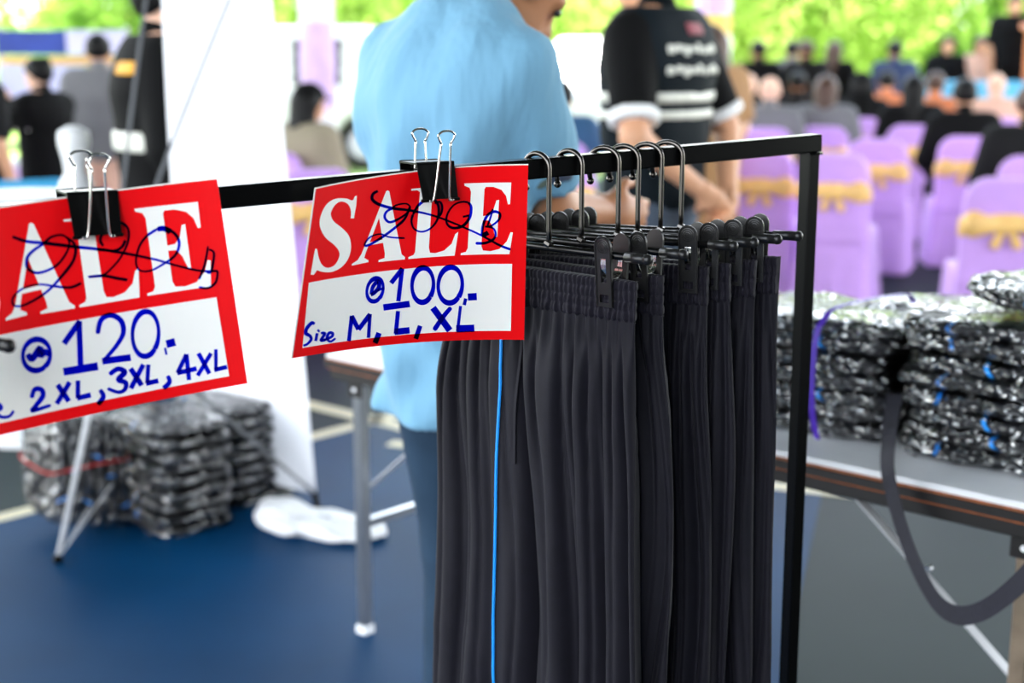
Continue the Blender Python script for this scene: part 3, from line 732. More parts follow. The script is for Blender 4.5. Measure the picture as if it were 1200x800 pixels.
def stack(origin, yaw, n, desc, group, step=.034, jit=.012, k0=0):
    for i in range(n):
        mt = Matrix.Translation(Vector(origin) + Vector((rnd.uniform(-jit, jit), rnd.uniform(-jit, jit), PT / 2 + .002 + step * i))) @ Matrix.Rotation(yaw + rnd.uniform(-.05, .05), 4, 'Z') @ Matrix.Rotation(rnd.uniform(-.025, .025), 4, 'X')
        pos = 'bottom' if i == 0 else 'topmost' if i == n - 1 else ('%s from bottom' % ['', '', 'two', 'three', 'four', 'five', 'six', 'seven', 'eight', 'nine', 'ten'][i + 1])
        put_pack((k0 + i * 3 + i // 2) % 5, mt, 'wrapped navy trousers, %s in %s' % (pos, desc), group)
ta = math.atan2(te.y, te.x)
def tpt(x, y, z=TZ): return TM @ Vector((x, y, z))
stack(tpt(.215, .255), ta, 8, 'the table stack by the worn leg', 'packs stacked on the table')
stack(tpt(.60, .265), ta + .06, 7, 'the table stack with the purple strap', 'packs stacked on the table', k0=1)
stack(tpt(.98, .30), ta - .05, 7, 'the table stack next to the hanging trousers', 'packs stacked on the table', k0=2)
for (x, y, z, ry_, rz_, lab) in ((.42, .52, .80, .05, .5, 'loose plastic-wrapped trousers lying behind the two table stacks'), (.44, .50, .842, .08, .3, 'plastic-wrapped trousers lying on the loose pack behind the table stacks'),
                                 (.43, .50, .885, -.06, .2, 'plastic-wrapped trousers third up in the loose pile behind the stacks'), (.41, .48, .93, .1, .45, 'plastic-wrapped trousers fourth up in the loose pile behind the stacks'), (.45, .47, .972, .07, .35, 'plastic-wrapped trousers on top of the loose pile behind the stacks'),
                                 (.12, .30, 1.052, -.12, -.3, 'plastic-wrapped trousers slumped on top of the stack by the worn leg')):
    p = tpt(x, y, z); put_pack(int(x * 100) % 5, Matrix.Translation(p) @ Matrix.Rotation(ta + rz_, 4, 'Z') @ Matrix.Rotation(ry_, 4, 'Y'), lab, 'loose packs on the table')
# purple strap round the strapped stack
sx, sy0, sy1, szt = .535, .098, .425, TZ + .034 * 7 + .017
mid = [(sx, sy0, TZ + .008), (sx + .006, sy0 - .012, TZ + .06), (sx + .008, sy0 - .016, TZ + .14), (sx + .004, sy0 - .012, TZ + .22), (sx, sy0 + .004, szt - .012), (sx - .003, sy0 + .03, szt + .006), (sx - .01, .2, szt + .012), (sx - .02, .33, szt + .01), (sx - .02, sy1, szt - .008), (sx - .02, sy1 + .02, TZ + .15), (sx - .02, sy1 + .008, TZ + .01)]
ps = tag(MB().ribbon([TM @ q for q in smooth_line3([Vector(p) for p in mid])], tuple(te * .0062), .0016).build('purple_strap', 'purple_strap'), 'purple plastic strap tied round the stack of wrapped trousers', 'strap')
# dark cloth ribbon drooping off the table edge
pp = [(1049, 462, 2.60), (1044, 492, 2.52), (1041, 520, 2.455), (1040, 548, 2.425), (1046, 580, 2.41), (1060, 628, 2.38), (1078, 672, 2.34), (1100, 708, 2.30), (1124, 721, 2.26), (1152, 715, 2.215), (1182, 694, 2.18), (1212, 664, 2.16), (1240, 620, 2.15), (1252, 596, 2.16), (1256, 582, 2.20)]
P3 = smooth_line3([at(*p) for p in pp]); WV = []
for i in range(len(P3)):
    q = i / (len(P3) - 1); a = lerp(1.0, 2.6, q); WV.append(te * .017 * math.cos(2.2 * q + .3) * -1 + Vector((0, 0, .018)) * math.sin(2.2 * q + .05))
tag(MB().ribbon(P3, WV, .0014).build('cloth_ribbon', 'strap', smooth=False), 'black cloth ribbon looping down off the table edge', 'ribbon')

# ------------------------------------------------------------------ wrapped bundles on the court floor
bd = Vector((.757, .653, 0)); bn_ = Vector((-.653, .757, 0)); c0 = pz(190, 640); by = math.atan2(bd.y, bd.x)
stack(c0 + bd * .15 + bn_ * .2, by + math.pi / 2, 9, 'the floor pile beside the upright bundle', 'packs piled on the court floor', step=.040)
stack(c0 + bd * .45 + bn_ * .33, by + math.pi / 2, 9, 'the floor pile beside the white banner', 'packs piled on the court floor', step=.039, k0=2)
upc = c0 + bn_ * .33 - bd * .12
for i in range(6):
    mt = Matrix.Translation(upc + (bd * (-.04) * (i - 2.5)) + Vector((0, 0, PL / 2 + .002 + .012 * i))) @ Matrix.Rotation(by, 4, 'Z') @ Matrix.Rotation(R(90) + rnd.uniform(-.05, .05), 4, 'Y')
    put_pack(i % 5, mt, 'plastic-wrapped navy trousers standing upright in the twine-tied bundle', 'upright packs tied with twine')
def frame_loop(c, hx, hy, z, ax, ay, n=40, e=.5):
    return [c + ax * hx * math.copysign(abs(math.cos(a)) ** e, math.cos(a)) + ay * hy * math.copysign(abs(math.sin(a)) ** e, math.sin(a)) + Vector((0, 0, z + .006 * math.sin(3 * a))) for a in [2 * math.pi * k / n for k in range(n)]]
tag(MB().tube(frame_loop(upc, .145, .152, .24, bd, bn_), .004, 6, closed=True).build('red_twine', 'twine_red', smooth=True), 'red twine tied round the upright bundle of wrapped packs', 'twine')
# white plastic bag lying by the banner foot
def bagf(P):
    d = uni([ell((0, 0, .03), (.17, .10, .035)), ell((-.1, .03, .045), (.085, .075, .05)), ell((.14, -.03, .02), (.12, .10, .022))], .03)(P)
    return np.maximum(d + .007 * np.sin(P[:, 0] * 55 + 9 * P[:, 1] * 10) * np.sin(P[:, 1] * 48 + 3), .002 - P[:, 2])
M('bag_white', (238, 238, 240), .4, var=.03); M('bag_print', (70, 74, 84), .6, var=.2)
pc = pz(362, 622); bo = thing('plastic_bag', 'crumpled white plastic bag with faded print lying on the court', 'plastic bag', pc, R(-8))
nlink('bag_body', nets(bagf, (-.3, -.18, -.01), (.3, .18, .12), .01), 'bag_white', bo)
m = MB()
for j in range(3):
    for k in range(6): m.box((-.01 + k * .026, -.035 + j * .026 - .006 * k, .0635 - .0011 * (k - 1) ** 2 - .004 * abs(j - 1.2)), (.018, .012, .002))
m.build('faded_print', 'bag_print', bo)

# ------------------------------------------------------------------ banner stand seen from the back
BR_, BL_ = Vector((-.655, 4.53, .06)), Vector((-1.165, 4.93, .06))
TRc, TLc = Vector((-.755, 4.56, 1.86)), Vector((-1.18, 4.93, 1.86))
fp = pz(68, 660); hub = at(128, 372, 4.22)
bs = thing('banner_stand', 'cross-rod banner stand with a tall blank white banner seen from behind', 'banner stand', (hub.x, hub.y, 0), 0)
m = MB(); P = []
nrm = (BR_ - BL_).cross(Vector((0, 0, 1))).normalized()
for th in (0, .0012):
    for j in range(20):
        for i in range(14):
            s_, t_ = i / 13, j / 19
            p = BL_.lerp(BR_, s_).lerp(TLc.lerp(TRc, s_), t_); P.append(p + nrm * (th + .018 * math.sin(math.pi * s_) * (1 - .5 * t_) + .006 * math.sin(5 * s_ + 3 * t_)))
m.grid(P[:280], 14, 20); m.grid(P[280:], 14, 20); m.build('banner_sheet', 'banner_back', bs, True, smooth=True)
def bow(a, b, k):
    a, b = Vector(a), Vector(b); v = (a + b) / 2 - (BR_ + BL_ + TRc + TLc) / 4; v = Vector((-.5, -.85, 0)) * k
    return [a.lerp(b, q / 12) + v * math.sin(math.pi * q / 12) for q in range(13)]
for nm, e, kk in (('rod', TRc + Vector((-.02, -.05, 0)), .02), ('rod', TLc + Vector((-.01, -.03, 0)), .01), ('rod', BR_, .0), ('rod', BL_, .0)):
    m = MB(); m.tube(bow(hub, e, kk), .0058, 8); m.build('rod', 'rod_mid', bs, True, smooth=True)
m = MB(); m.tube([hub, fp + Vector((0, 0, .012))], .0085, 8); lg = m.build('rear_leg', 'rod_grey', bs, True, smooth=True)  # paler grey than the rods: light falling on the leg put into colour
m = MB(); m.ball(fp + Vector((0, 0, .014)), .016); m.build('foot_tip', 'clip_black', lg, True)
for dx, dy in ((.035, .03), (.09, .09)):
    m = MB(); m.tube([fp + Vector((.012, .01, .03)), fp + Vector((.05 + dx, .03 + dy, .12 + dx))], .0018, 6); m.build('stay_wire', 'rod_grey', bs, True)
m = MB(); m.ball(hub, .035, 14); m.build('hub', 'clip_black', bs, True, smooth=True)
m = MB(); m.tube([BR_, BR_ + Vector((.015, -.03, -.055))], .012, 8); m.build('corner_hook', 'clip_black', bs, True)
# ------------------------------------------------------------------ people
M('skin', (214, 158, 122), .5, var=.05, nscale=10); M('skin_tan', (182, 122, 84), .5, var=.05, nscale=10); M('skin_light', (238, 190, 164), .5, var=.04, nscale=10)
M('hair_black', (10, 9, 9), .5, spec=.2, var=.25, nscale=40, bump=.3, bscale=80, stretch=(1, 1, .1)); M('hair_brown', (70, 44, 30), .5, var=.25, nscale=40); M('hair_grey', (130, 124, 118), .5, var=.2)
M('eye_dark', (20, 16, 14), .2); M('lip', (176, 96, 84), .5)
M('shirt_blue', (116, 164, 192), .8, spec=.2, var=.04, nscale=4, bump=.55, bscale=8, bdist=.045, stretch=(1.5, 1.5, .42), sheen=.15)
M('jeans', (38, 57, 76), .85, spec=.15, var=.14, nscale=12, bump=.2, bscale=300, bdist=.001)
M('slate_trousers', (70, 82, 98), .8, var=.08, nscale=10)
M('vest_navy', (14, 23, 29), 0.75, var=.1, nscale=10, spec=.15); M('black_cloth', (13, 13, 14), .8, var=.12, nscale=10, spec=.12); M('charcoal_cloth', (28, 28, 29), .8, var=.12, nscale=10, spec=.12)
M('reflective', (226, 226, 214), .4, var=.04); M('white_cloth', (240, 240, 240), .7, var=.03)
M('grey_cloth', (112, 112, 116), .8, var=.08); M('navy_cloth', (34, 52, 92), .8, var=.1); M('teal_cloth', (40, 82, 120), .8, var=.1)
M('khaki_cloth', (150, 140, 118), .8, var=.1); M('tan_cloth', (158, 118, 76), .8, var=.1); M('peach_cloth', (222, 178, 158), .8, var=.06); M('orange_cloth', (214, 128, 84), .8, var=.08)
M('magenta_cloth', (120, 30, 100), .8, var=.1); M('shoe_dark', (24, 22, 22), .5)
M('emblem_yellow', (236, 168, 30), .6); M('emblem_red', (150, 70, 80), .6); M('emblem_pink', (178, 110, 150), .6); M('emblem_olive', (92, 104, 92), .6); M('emblem_dark', (52, 62, 84), .6)
def V3(*a): return np.array(a, float)
def base_pose(sit=False):
    J = dict(pelvis=V3(0, 0, .93), chest=V3(0, 0, 1.24), neck=V3(0, -.01, 1.44), head=V3(0, .03, 1.575), hf=V3(0, 1, -.05))
    for s, n in ((-1, 'L'), (1, 'R')):
        J['sh' + n] = V3(.172 * s, -.01, 1.375); J['el' + n] = V3(.225 * s, -.03, 1.10); J['wr' + n] = V3(.23 * s, .06, .87); J['hd' + n] = V3(.22 * s, .09, .78)
        J['hip' + n] = V3(.088 * s, 0, .90); J['kn' + n] = V3(.10 * s, .02, .49); J['an' + n] = V3(.105 * s, -.02, .085); J['toe' + n] = V3(.13 * s, .13, .035)
    if sit:
        for k in J:
            if k[:2] not in ('hf', 'an', 'to', 'kn'): J[k] = J[k] - V3(0, 0, .385)
        for s, n in ((-1, 'L'), (1, 'R')):
            J['hip' + n] = V3(.09 * s, .02, .53); J['kn' + n] = V3(.12 * s, .43, .50); J['an' + n] = V3(.12 * s, .42, .085); J['toe' + n] = V3(.14 * s, .57, .035)
            J['el' + n] = V3(.24 * s, .03, .74); J['wr' + n] = V3(.15 * s, .24, .62); J['hd' + n] = V3(.12 * s, .32, .61)
    return J
def hand_parts(w, d, side, palm_n):
    """palm, four unequal bent fingers and a thumb leaving the side of the palm"""
    d = d / np.linalg.norm(d); n = palm_n - d * (palm_n @ d); n = n / np.linalg.norm(n); x = np.cross(d, n) * side
    P = [cone(w - d * .02, w + d * .03, .025, .03, 1.25, x), cone(w + d * .03, w + d * .082, .026, .022, 1.6, x)]
    F = []
    for k, (o, L) in enumerate(((.028, .066), (.0095, .075), (-.0095, .07), (-.027, .055))):
        a = w + d * .085 + x * o; b = a + (d * .9 + n * .35) * L * .5; c = b + (d * .55 + n * .8) * L * .5
        F += [cone(a, b, .0095, .0085), cone(b, c, .0085, .007)]
    a = w + d * .025 + x * .03; b = a + (d * .6 + x * .7 + n * .2) * .04; c = b + (d * .9 + x * .1 + n * .3) * .03
    F += [cone(a, b, .013, .0105), cone(b, c, .0105, .008)]
    return uni([uni(P, .015), uni(F, .003)], .006)
def person(label, loc, rz, outfit, sc=1.0, sit=False, pose=None, skin='skin', hair='hair_black', hairstyle='short', vox=.02, hands=True, bulk=1.0, group=None, fold=.0):
    J = base_pose(sit)
    if pose: J.update({k: np.array(v, float) for k, v in pose.items()})
    mat = Matrix.Translation(Vector(loc)) @ Matrix.Rotation(rz, 4, 'Z') @ Matrix.Scale(sc, 4)
    t = thing('person', label, 'person', mat4=mat, group=group)
    lat = J['shR'] - J['shL']; lat = lat / np.linalg.norm(lat); hlat = J['hipR'] - J['hipL']; hlat = hlat / np.linalg.norm(hlat)
    b = bulk
    def torso(r=0.0):
        return uni([cone(J['pelvis'], J['pelvis'] * .45 + J['chest'] * .55, .112 * b + r, .104 * b + r, 1.42, hlat), cone(J['pelvis'] * .4 + J['chest'] * .6, J['chest'] + (J['neck'] - J['chest']) * .3, .105 * b + r, .115 * b + r, 1.45, lat),
                    cone(J['chest'] + (J['neck'] - J['chest']) * .25, J['neck'] - (J['neck'] - J['chest']) * .12, .112 * b + r, .062 + r, 1.5, lat), cone(J['shL'] * .85 + J['shR'] * .15, J['shL'] * .15 + J['shR'] * .85, .062 + r, .062 + r)], .07)
    def uparm(n, r=0.0): return cone(J['sh' + n], J['el' + n], .056 * b + r, .043 + r)
    def forearm(n, r=0.0): return cone(J['el' + n], J['wr' + n], .043 + r, .028 + r)
    def leg(n, r=0.0): return uni([cone(J['hip' + n], J['kn' + n], .088 * b + r, .058 + r), cone(J['kn' + n], J['an' + n], .057 + r, .042 + r)], .03)
    hc = J['head']; hf = J['hf'] / np.linalg.norm(J['hf']); up0 = V3(0, 0, 1) if abs(hf[2]) < .9 else V3(0, 1, 0); hu = up0 - hf * (up0 @ hf); hu /= np.linalg.norm(hu); hx = np.cross(hf, hu)
    skull = ell(hc + hu * .025 - hf * .01, (.074, .094, .088), hf, hu)
    headf = uni([skull, ell(hc - hu * .045 + hf * .022, (.056, .062, .07), hf, hu), cone(hc + hf * .085 + hu * .012, hc + hf * .105 - hu * .022, .008, .014), ell(hc + hf * .083 - hu * .052, (.024, .014, .012), hf, hu), ell(hc + hf * .08 + hu * .028, (.05, .014, .01), hf, hu)], .025)
    ears = [ell(hc + hx * s * .076 - hf * .008 - hu * .005, (.010, .022, .032), hf, hu) for s in (-1, 1)]
    headf = uni([headf] + ears, .008)
    neckf = cone(J['neck'] - V3(0, 0, .02), hc - hu * .05 - hf * .015, .056, .052)
    feet = {n: uni([cone(J['an' + n] - V3(0, 0, .035), J['toe' + n], .045, .032), cone(J['an' + n], J['an' + n] - V3(0, 0, .03), .04, .045)], .02) for n in 'LR'}
    arms = [uni([uparm(n), forearm(n)], .02) for n in 'LR']
    body = uni([torso(-.004), neckf] + arms + [leg(n, -.006) for n in 'LR'] + [feet[n] for n in 'LR'], .035)
    parts = [mesh_sdf(uni([body, cone(hc - hu * .03 - hf * .01, hc - hu * .02 - hf * .01, .05, .05)], .02), vox), mesh_sdf(uni([headf, neckf], .02), min(vox, .011))]
    if hands:
        for s, n in ((-1, 'L'), (1, 'R')):
            d = J['hd' + n] - J['wr' + n]; pn = V3(-s, .2, 0) if not sit else V3(0, 0, -1)
            parts.append(mesh_sdf(hand_parts(J['wr' + n], d, s if not sit else -s, pn), .0055))
    bo = nlink('body', vjoin(parts), skin, t)
    m = MB()
    for s in (-1, 1): m.ball(hc + hf * .0865 + hx * s * .03 + hu * .012, .0085, 8)
    m.build('eyes', 'eye_dark', t, smooth=True)
    if hairstyle == 'short': hfn = cut(off(skull, .014), lambda P: np.minimum((P - hc) @ hf - .035 - .0 * 1, .06 - (P - hc) @ hu) if False else np.minimum((P - hc) @ hf * .8 - (P - hc) @ hu + .0, .16 - (P - hc) @ hu), half(-hu, hc - hu * .05))
    elif hairstyle == 'bun': hfn = uni([cut(off(skull, .014), lambda P: (P - hc) @ hf * .8 - (P - hc) @ hu), ell(hc + hu * .085 - hf * .075, (.042, .042, .04))], .01)
    elif hairstyle == 'bald': hfn = None
    else: hfn = uni([cut(off(skull, .016), lambda P: (P - hc) @ hf * .8 - (P - hc) @ hu), cone(hc - hf * .05, J['neck'] - hf * .09 - V3(0, 0, .14 if hairstyle == 'long' else .28), .072, .065, 1.3, hx)], .04)
    if hfn is not None: nlink('hair', mesh_sdf(hfn, min(vox, .013)), hair, t)
    wig = (lambda f: f) if not fold else None
    def wr(f):
        if not fold: return f
        def g(P):
            a = P[:, 0] * 42 + P[:, 2] * 10 + P[:, 1] * 20; c = P[:, 0] * 24 - P[:, 2] * 22 + P[:, 1] * 18
            return f(P) + fold * (np.sin(a + 1.7 * np.sin(P[:, 2] * 7)) * .6 + .4 * np.sin(c * 1.6 + 2)) * (.35 + .65 * np.clip((1.35 - P[:, 2]) / .3, 0, 1)) + fold * .5 * np.sin(P[:, 2] * 34 + P[:, 0] * 20) * np.exp(-((P[:, 2] - .98) / .12) ** 2)
        g.box = f.box; return g
    for it in outfit:
        k = it[0]; mt = it[1]
        if k == 'top':      # sleeve, hem, inflate, name
            sl, hem, r = it[2], it[3], it[4]; fs = [torso(r), cone(J['neck'] - V3(0, 0, .03), J['neck'] + V3(0, 0, .012), .068, .062)]; parts = []
            f = torso(r)
            if hem < .8 and not sit: f = uni([f, cone(J['pelvis'] + V3(0, 0, .05), np.array([J['pelvis'][0], J['pelvis'][1], hem]), .112 * b + r, .118 * b + r, 1.42, hlat)], .04)
            f = uni([f] + ([] if sl <= 0 else [cut(uparm(n, r + .006), half(J['el' + n] - J['sh' + n], J['sh' + n] + (J['el' + n] - J['sh' + n]) * min(sl, 1.12))) for n in 'LR']), .03)
            f = wr(f)
            vs = [mesh_sdf(cut(f, half((0, 0, -1), (0, 0, hem)), half((0, 0, 1), J['neck'] + V3(0, 0, .03))), vox)]
            if sl > 1.2: vs += [mesh_sdf(uni([cut(uparm(n, r + .004), half(J['sh' + n] - J['el' + n], J['sh' + n] * .5 + J['el' + n] * .5)), forearm(n, r + .004)], .02), vox) for n in 'LR']
            nlink(it[5] if len(it) > 5 else 'shirt', vjoin(vs), mt, t)
            nlink('collar', mesh_sdf(cut(cone(J['neck'] - V3(0, 0, .02), J['neck'] + (hc - J['neck']) * .28, .066, .062), half(J['neck'] - hc, J['neck'] - V3(0, 0, .02))), min(vox, .012)), mt, t)
        elif k == 'trousers':
            f = uni([cone(J['pelvis'] - V3(0, 0, .02), J['pelvis'] + V3(0, 0, .06), .122 * b, .116 * b, 1.36, hlat)] + [leg(n, .012) for n in 'LR'], .04)
            nlink('trousers', mesh_sdf(cut(f, half((0, 0, 1), J['pelvis'] + V3(0, 0, .08)), half((0, 0, -1), (0, 0, .05))), vox), mt, t)
        elif k == 'skirt':
            f = uni([cone(J['pelvis'] + V3(0, 0, .05), (J['anL'] + J['anR']) / 2 + V3(0, 0, .1), .12, .2, 1.2, hlat)], .02)
            nlink('skirt', mesh_sdf(cut(f, half((0, 0, -1), (0, 0, .12))), vox), mt, t)
        elif k == 'band':   # zlo, zhi, inflate, name: a strip round the torso
            f = cut(torso(it[4]), half((0, 0, 1), (0, 0, it[3])), half((0, 0, -1), (0, 0, it[2]))); nlink(it[5], mesh_sdf(f, .012), mt, t)
        elif k == 'cuff':
            f = [cut(uparm(n, it[3]), half(J['el' + n] - J['sh' + n], J['sh' + n] + (J['el' + n] - J['sh' + n]) * (it[2] + .06)), half(J['sh' + n] - J['el' + n], J['sh' + n] + (J['el' + n] - J['sh' + n]) * (it[2] - .06))) for n in 'LR']
            for q in f: nlink('sleeve_cuff', mesh_sdf(q, .012), mt, t)
        elif k == 'marks':  # boxes on the torso surface
            bx = [rbox(c, h, .002) for c, h in it[2]]; f0 = torso(it[3])
            f = lambda P: np.maximum(f0(P), np.min([q(P) for q in bx], 0))
            lo = np.min([q.box[0] for q in bx], 0) - .02; hi = np.max([q.box[1] for q in bx], 0) + .02
            nlink(it[4], nets(f, lo, hi, .006), mt, t)
        elif k == 'sleeveprint':
            bx = [rbox(c, h, .002) for c, h in it[2]]; f0 = wr(uparm('R', .017 + .0095)) if False else uparm('R', .0285)
            f = lambda P: np.maximum(f0(P), np.min([q(P) + 0 * P[:, 0] - .012 for q in bx], 0))
            lo = np.min([q.box[0] for q in bx], 0) - .03; hi = np.max([q.box[1] for q in bx], 0) + .03
            nlink('sleeve_print', nets(f, lo, hi, .004), mt, t)
        elif k == 'shoes':
            for n in 'LR': nlink('shoe', mesh_sdf(cut(off(feet[n], .008), half((0, 0, -1), (0, 0, .0))), min(vox, .016)), mt, t)
        elif k == 'cap':
            f = uni([cut(off(skull, .02), half(-hu, hc + hu * .03)), ell(hc + hf * .12 + hu * .035, (.07, .07, .008), hf, hu)], .01); nlink('cap', mesh_sdf(f, .012), mt, t)
        elif k == 'veil':
            f = uni([cut(off(skull, .02), lambda P: (P - hc) @ hf - .05), cone(hc - hf * .03, J['neck'] - V3(0, .03, .12), .08, .15, 1.2, hx)], .05); nlink('veil', mesh_sdf(f, vox), mt, t)
        elif k == 'mask':
            f = cut(off(headf, .006), half(hf * -1, hc + hf * .045), half(hu, hc - hu * .005)); nlink('mask', mesh_sdf(f, .01), mt, t)
    return t
SH = ('shoes', 'shoe_dark')
# shopper in the pale blue shirt, back to the rack, bent over the table
person('man in a light blue polo shirt, back turned, bending over the table', (-.105, 2.66, 0), R(-50), [('top', 'shirt_blue', .8, .765, .017, 'polo_shirt'), ('trousers', 'jeans'), SH,
       ('sleeveprint', 'emblem_pink', [((.165, .008, 1.205), (.008, .008, .011))]), ('sleeveprint', 'emblem_olive', [((.183, .031, 1.212), (.008, .008, .013))]), ('sleeveprint', 'emblem_dark', [((.199, .056, 1.22), (.009, .009, .013)), ((.21, .08, 1.222), (.005, .006, .013))])], sc=1.06, vox=.0105, skin='skin_tan', bulk=.90, fold=.015,
       pose=dict(chest=(0, -.03, 1.26), neck=(.0, .02, 1.475), head=(.0, .13, 1.525), hf=(.1, .8, -.62), shL=(-.155, .0, 1.39), shR=(.155, .0, 1.385), elL=(-.19, .16, 1.15), elR=(.12, .12, 1.14),
                 wrL=(-.12, .36, 1.05), hdL=(-.06, .44, 1.04), wrR=(.085, .28, 1.125), hdR=(.085, .36, 1.11), hipL=(-.075, 0, .9), hipR=(.075, 0, .9), knL=(-.06, .05, .49), anL=(-.06, .02, .085), toeL=(-.07, .16, .035)))
# man in the dark work vest, hands clasped behind his back
zb = lambda a, c: [(a, c)]
tx = []
for row, z in ((0, 1.345), (1, 1.283)):
    for k in range(9 if row else 8): tx.append(((-.13 + k * .031 + row * -.006, -.15, z + .004 * math.sin(k * 2.1)), (.0115, .1, .013 + .003 * math.sin(k * 3.7))))
person('man in a black shirt and navy reflective vest, hands clasped behind his back', (.50, 5.0, 0), R(52), [('top', 'black_cloth', .80, .90, .018), ('cuff', 'white_cloth', .80, .032), ('top', 'vest_navy', 0, .86, .03, 'vest'), ('trousers', 'slate_trousers'), SH,
       ('band', 'reflective', 1.185, 1.218, .036, 'reflective_band'), ('band', 'reflective', 1.135, 1.168, .036, 'reflective_band'), ('marks', 'reflective', tx, .035, 'back_lettering'), ('marks', 'emblem_red', [((.0, -.15, 1.405), (.04, .1, .018))], .037, 'back_emblem')],
       sc=1.12, vox=.0135, skin='skin', bulk=1.0, fold=.002,
       pose=dict(elL=(-.27, -.10, 1.09), elR=(.27, -.10, 1.09), wrL=(-.06, -.22, .92), hdL=(.0, -.235, .87), wrR=(.07, -.225, .90), hdR=(.02, -.24, .85), hf=(.0, .95, -.2), head=(0, .06, 1.565)))
# man in dark jacket by the banner
person('man in a dark jacket with a yellow badge, standing behind the white banner', (-1.28, 5.25, 0), R(-62), [('top', 'black_cloth', 2, .88, .03, 'jacket'), ('trousers', 'jeans'), SH, ('band', 'reflective', 1.08, 1.15, .036, 'reflective_band'),
       ('marks', 'emblem_yellow', [((.055, .13, 1.335), (.045, .1, .022)), ((-.08, .13, 1.335), (.045, .1, .022))], .036, 'badge'), ('marks', 'emblem_yellow', [((0.1, -.15, 1.36), (.06, .1, .022))], .036, 'badge')], sc=1.06, vox=.015, skin='skin_light', bulk=1.05)
# people at the display on the left
def px_floor(u, d): return ((u - 600) / FPX * (d * _c + CAM_H * _s * .6), d, 0)
person('woman in black with a white chest print raising a phone', px_floor(58, 8.4), R(62), [('top', 'black_cloth', 2, .75, .022), ('trousers', 'black_cloth'), SH, ('marks', 'white_cloth', [((-.03, .1, 1.25), (.06, .12, .035)), ((-.15, .02, 1.25), (.05, .08, .035))], .03, 'shirt_print')], sc=.865, hair='hair_black', hairstyle='bun', skin='skin_light', vox=.018,
       pose=dict(elL=(-.18, .20, 1.24), wrL=(-.06, .38, 1.38), hdL=(-.05, .42, 1.46), elR=(.18, .20, 1.24), wrR=(.06, .38, 1.38), hdR=(.05, .42, 1.46)))
person('person in a grey long-sleeved top and peach trousers at the display table', px_floor(124, 9.3), R(10), [('top', 'grey_cloth', 2, .84, .026), ('trousers', 'peach_cloth'), SH], sc=.95, hairstyle='short', vox=.02)
person('person in a grey top and magenta skirt beside the woman in black', px_floor(-28, 7.5), R(-20), [('top', 'charcoal_cloth', .9, .86, .025), ('skirt', 'magenta_cloth'), SH], sc=.93, vox=.02, hairstyle='long')
# ------------------------------------------------------------------ covered chairs
def cover(P):
    back = rbox((0, -.215, .62), (.20, .035, .30), .034)(P); d = None
    lean = P.copy(); lean[:, 1] += .10 * np.clip(P[:, 2] - .45, 0, 1)
    q = lean.copy(); q[:, 0] /= (1.02 - .10 * np.clip((P[:, 2] - .6) / .33, 0, 1) ** 2)
    bk = rbox((0, -.2, .66), (.205, .034, .265), .032)(q)
    corner = np.linalg.norm(np.stack([np.maximum(np.abs(q[:, 0]) - .09, 0), np.maximum(q[:, 2] - .81, 0)], 1), axis=1) - .115
    bk = np.maximum(bk, corner)
    fl = 1 + .16 * np.clip((.46 - P[:, 2]) / .46, 0, 1); s = P.copy(); s[:, 0] /= fl; s[:, 1] /= fl
    st = rbox((0, 0, .23), (.205, .215, .245), .03)(s)
    wave = .006 * np.sin(np.arctan2(P[:, 1], P[:, 0]) * 14) * np.clip((.4 - P[:, 2]) / .4, 0, 1)
    k = .03; hh = np.clip(.5 + .5 * (st - bk) / k, 0, 1); d = st * (1 - hh) + bk * hh - k * hh * (1 - hh)
    return np.maximum(d + wave, .004 - P[:, 2])
CV = nets(cover, (-.32, -.36, -.02), (.32, .34, .97), .014)
def make_chair(label, mat4):
    t = thing('covered_chair', label, 'chair', mat4=mat4, group='purple covered chairs with gold sashes')
    nlink('chair_cover', CV, 'purple_cover', t)
    def yb(z): return -.2 - .10 * (z - .45)
    sash = nets(lambda P: np.maximum(cover(P) - .009, np.maximum(np.abs(P[:, 2] - .70 - .012 * np.cos(P[:, 0] * 14)) - .045, P[:, 1] + .12)), (-.32, -.36, .62), (.32, -.1, .79), .012)
    nlink('sash', sash, 'gold_sash', t)
    bow_ = uni([ell((0, yb(.7) - .055, .70), (.026, .025, .032))] + [f for s in (-1, 1) for f in (cone((s * .02, yb(.7) - .05, .70), (s * .15, yb(.7) - .052, .705), .022, .066), cone((s * .015, yb(.68) - .048, .69), (s * .05, yb(.6) - .05, .61), .016, .026))], .015)
    sq = lambda P: bow_(np.stack([P[:, 0], yb(.7) - .05 + (P[:, 1] - yb(.7) + .05) * 1.7, P[:, 2]], 1)) / 1.7
    sq.box = bow_.box; nlink('bow', mesh_sdf(sq, .011), 'gold_sash', t)
    return t
CH = [(1166, 6.9, -8, 'next to the table of wrapped packs'), (984, 8.5, -22, 'nearest the rack post, at the end of its row'), (1032, 9.9, -22, 'second along the row behind the rack post'),
      (897, 8.8, -18, 'seen over the trouser clips'), (838, 9.5, -16, 'beside the woman with long brown hair'), (832, 12.4, -15, 'farther back by the striped column'),
      (662, 8.2, -10, 'between the two standing men'), (366, 7.4, 14, 'beside the white banner'), (350, 10.2, 12, 'far behind the white banner'), (1215, 9.8, -12, 'behind the person in charcoal clothes')]
ch0 = None
for u, d, a, w_ in CH:
    p = px_floor(u, d); mt = Matrix.Translation(Vector(p)) @ Matrix.Rotation(R(a), 4, 'Z'); lab = 'purple covered chair with gold bow, ' + w_
    if ch0 is None: ch0 = make_chair(lab, mt)
    else: dup(ch0, mt, lab)
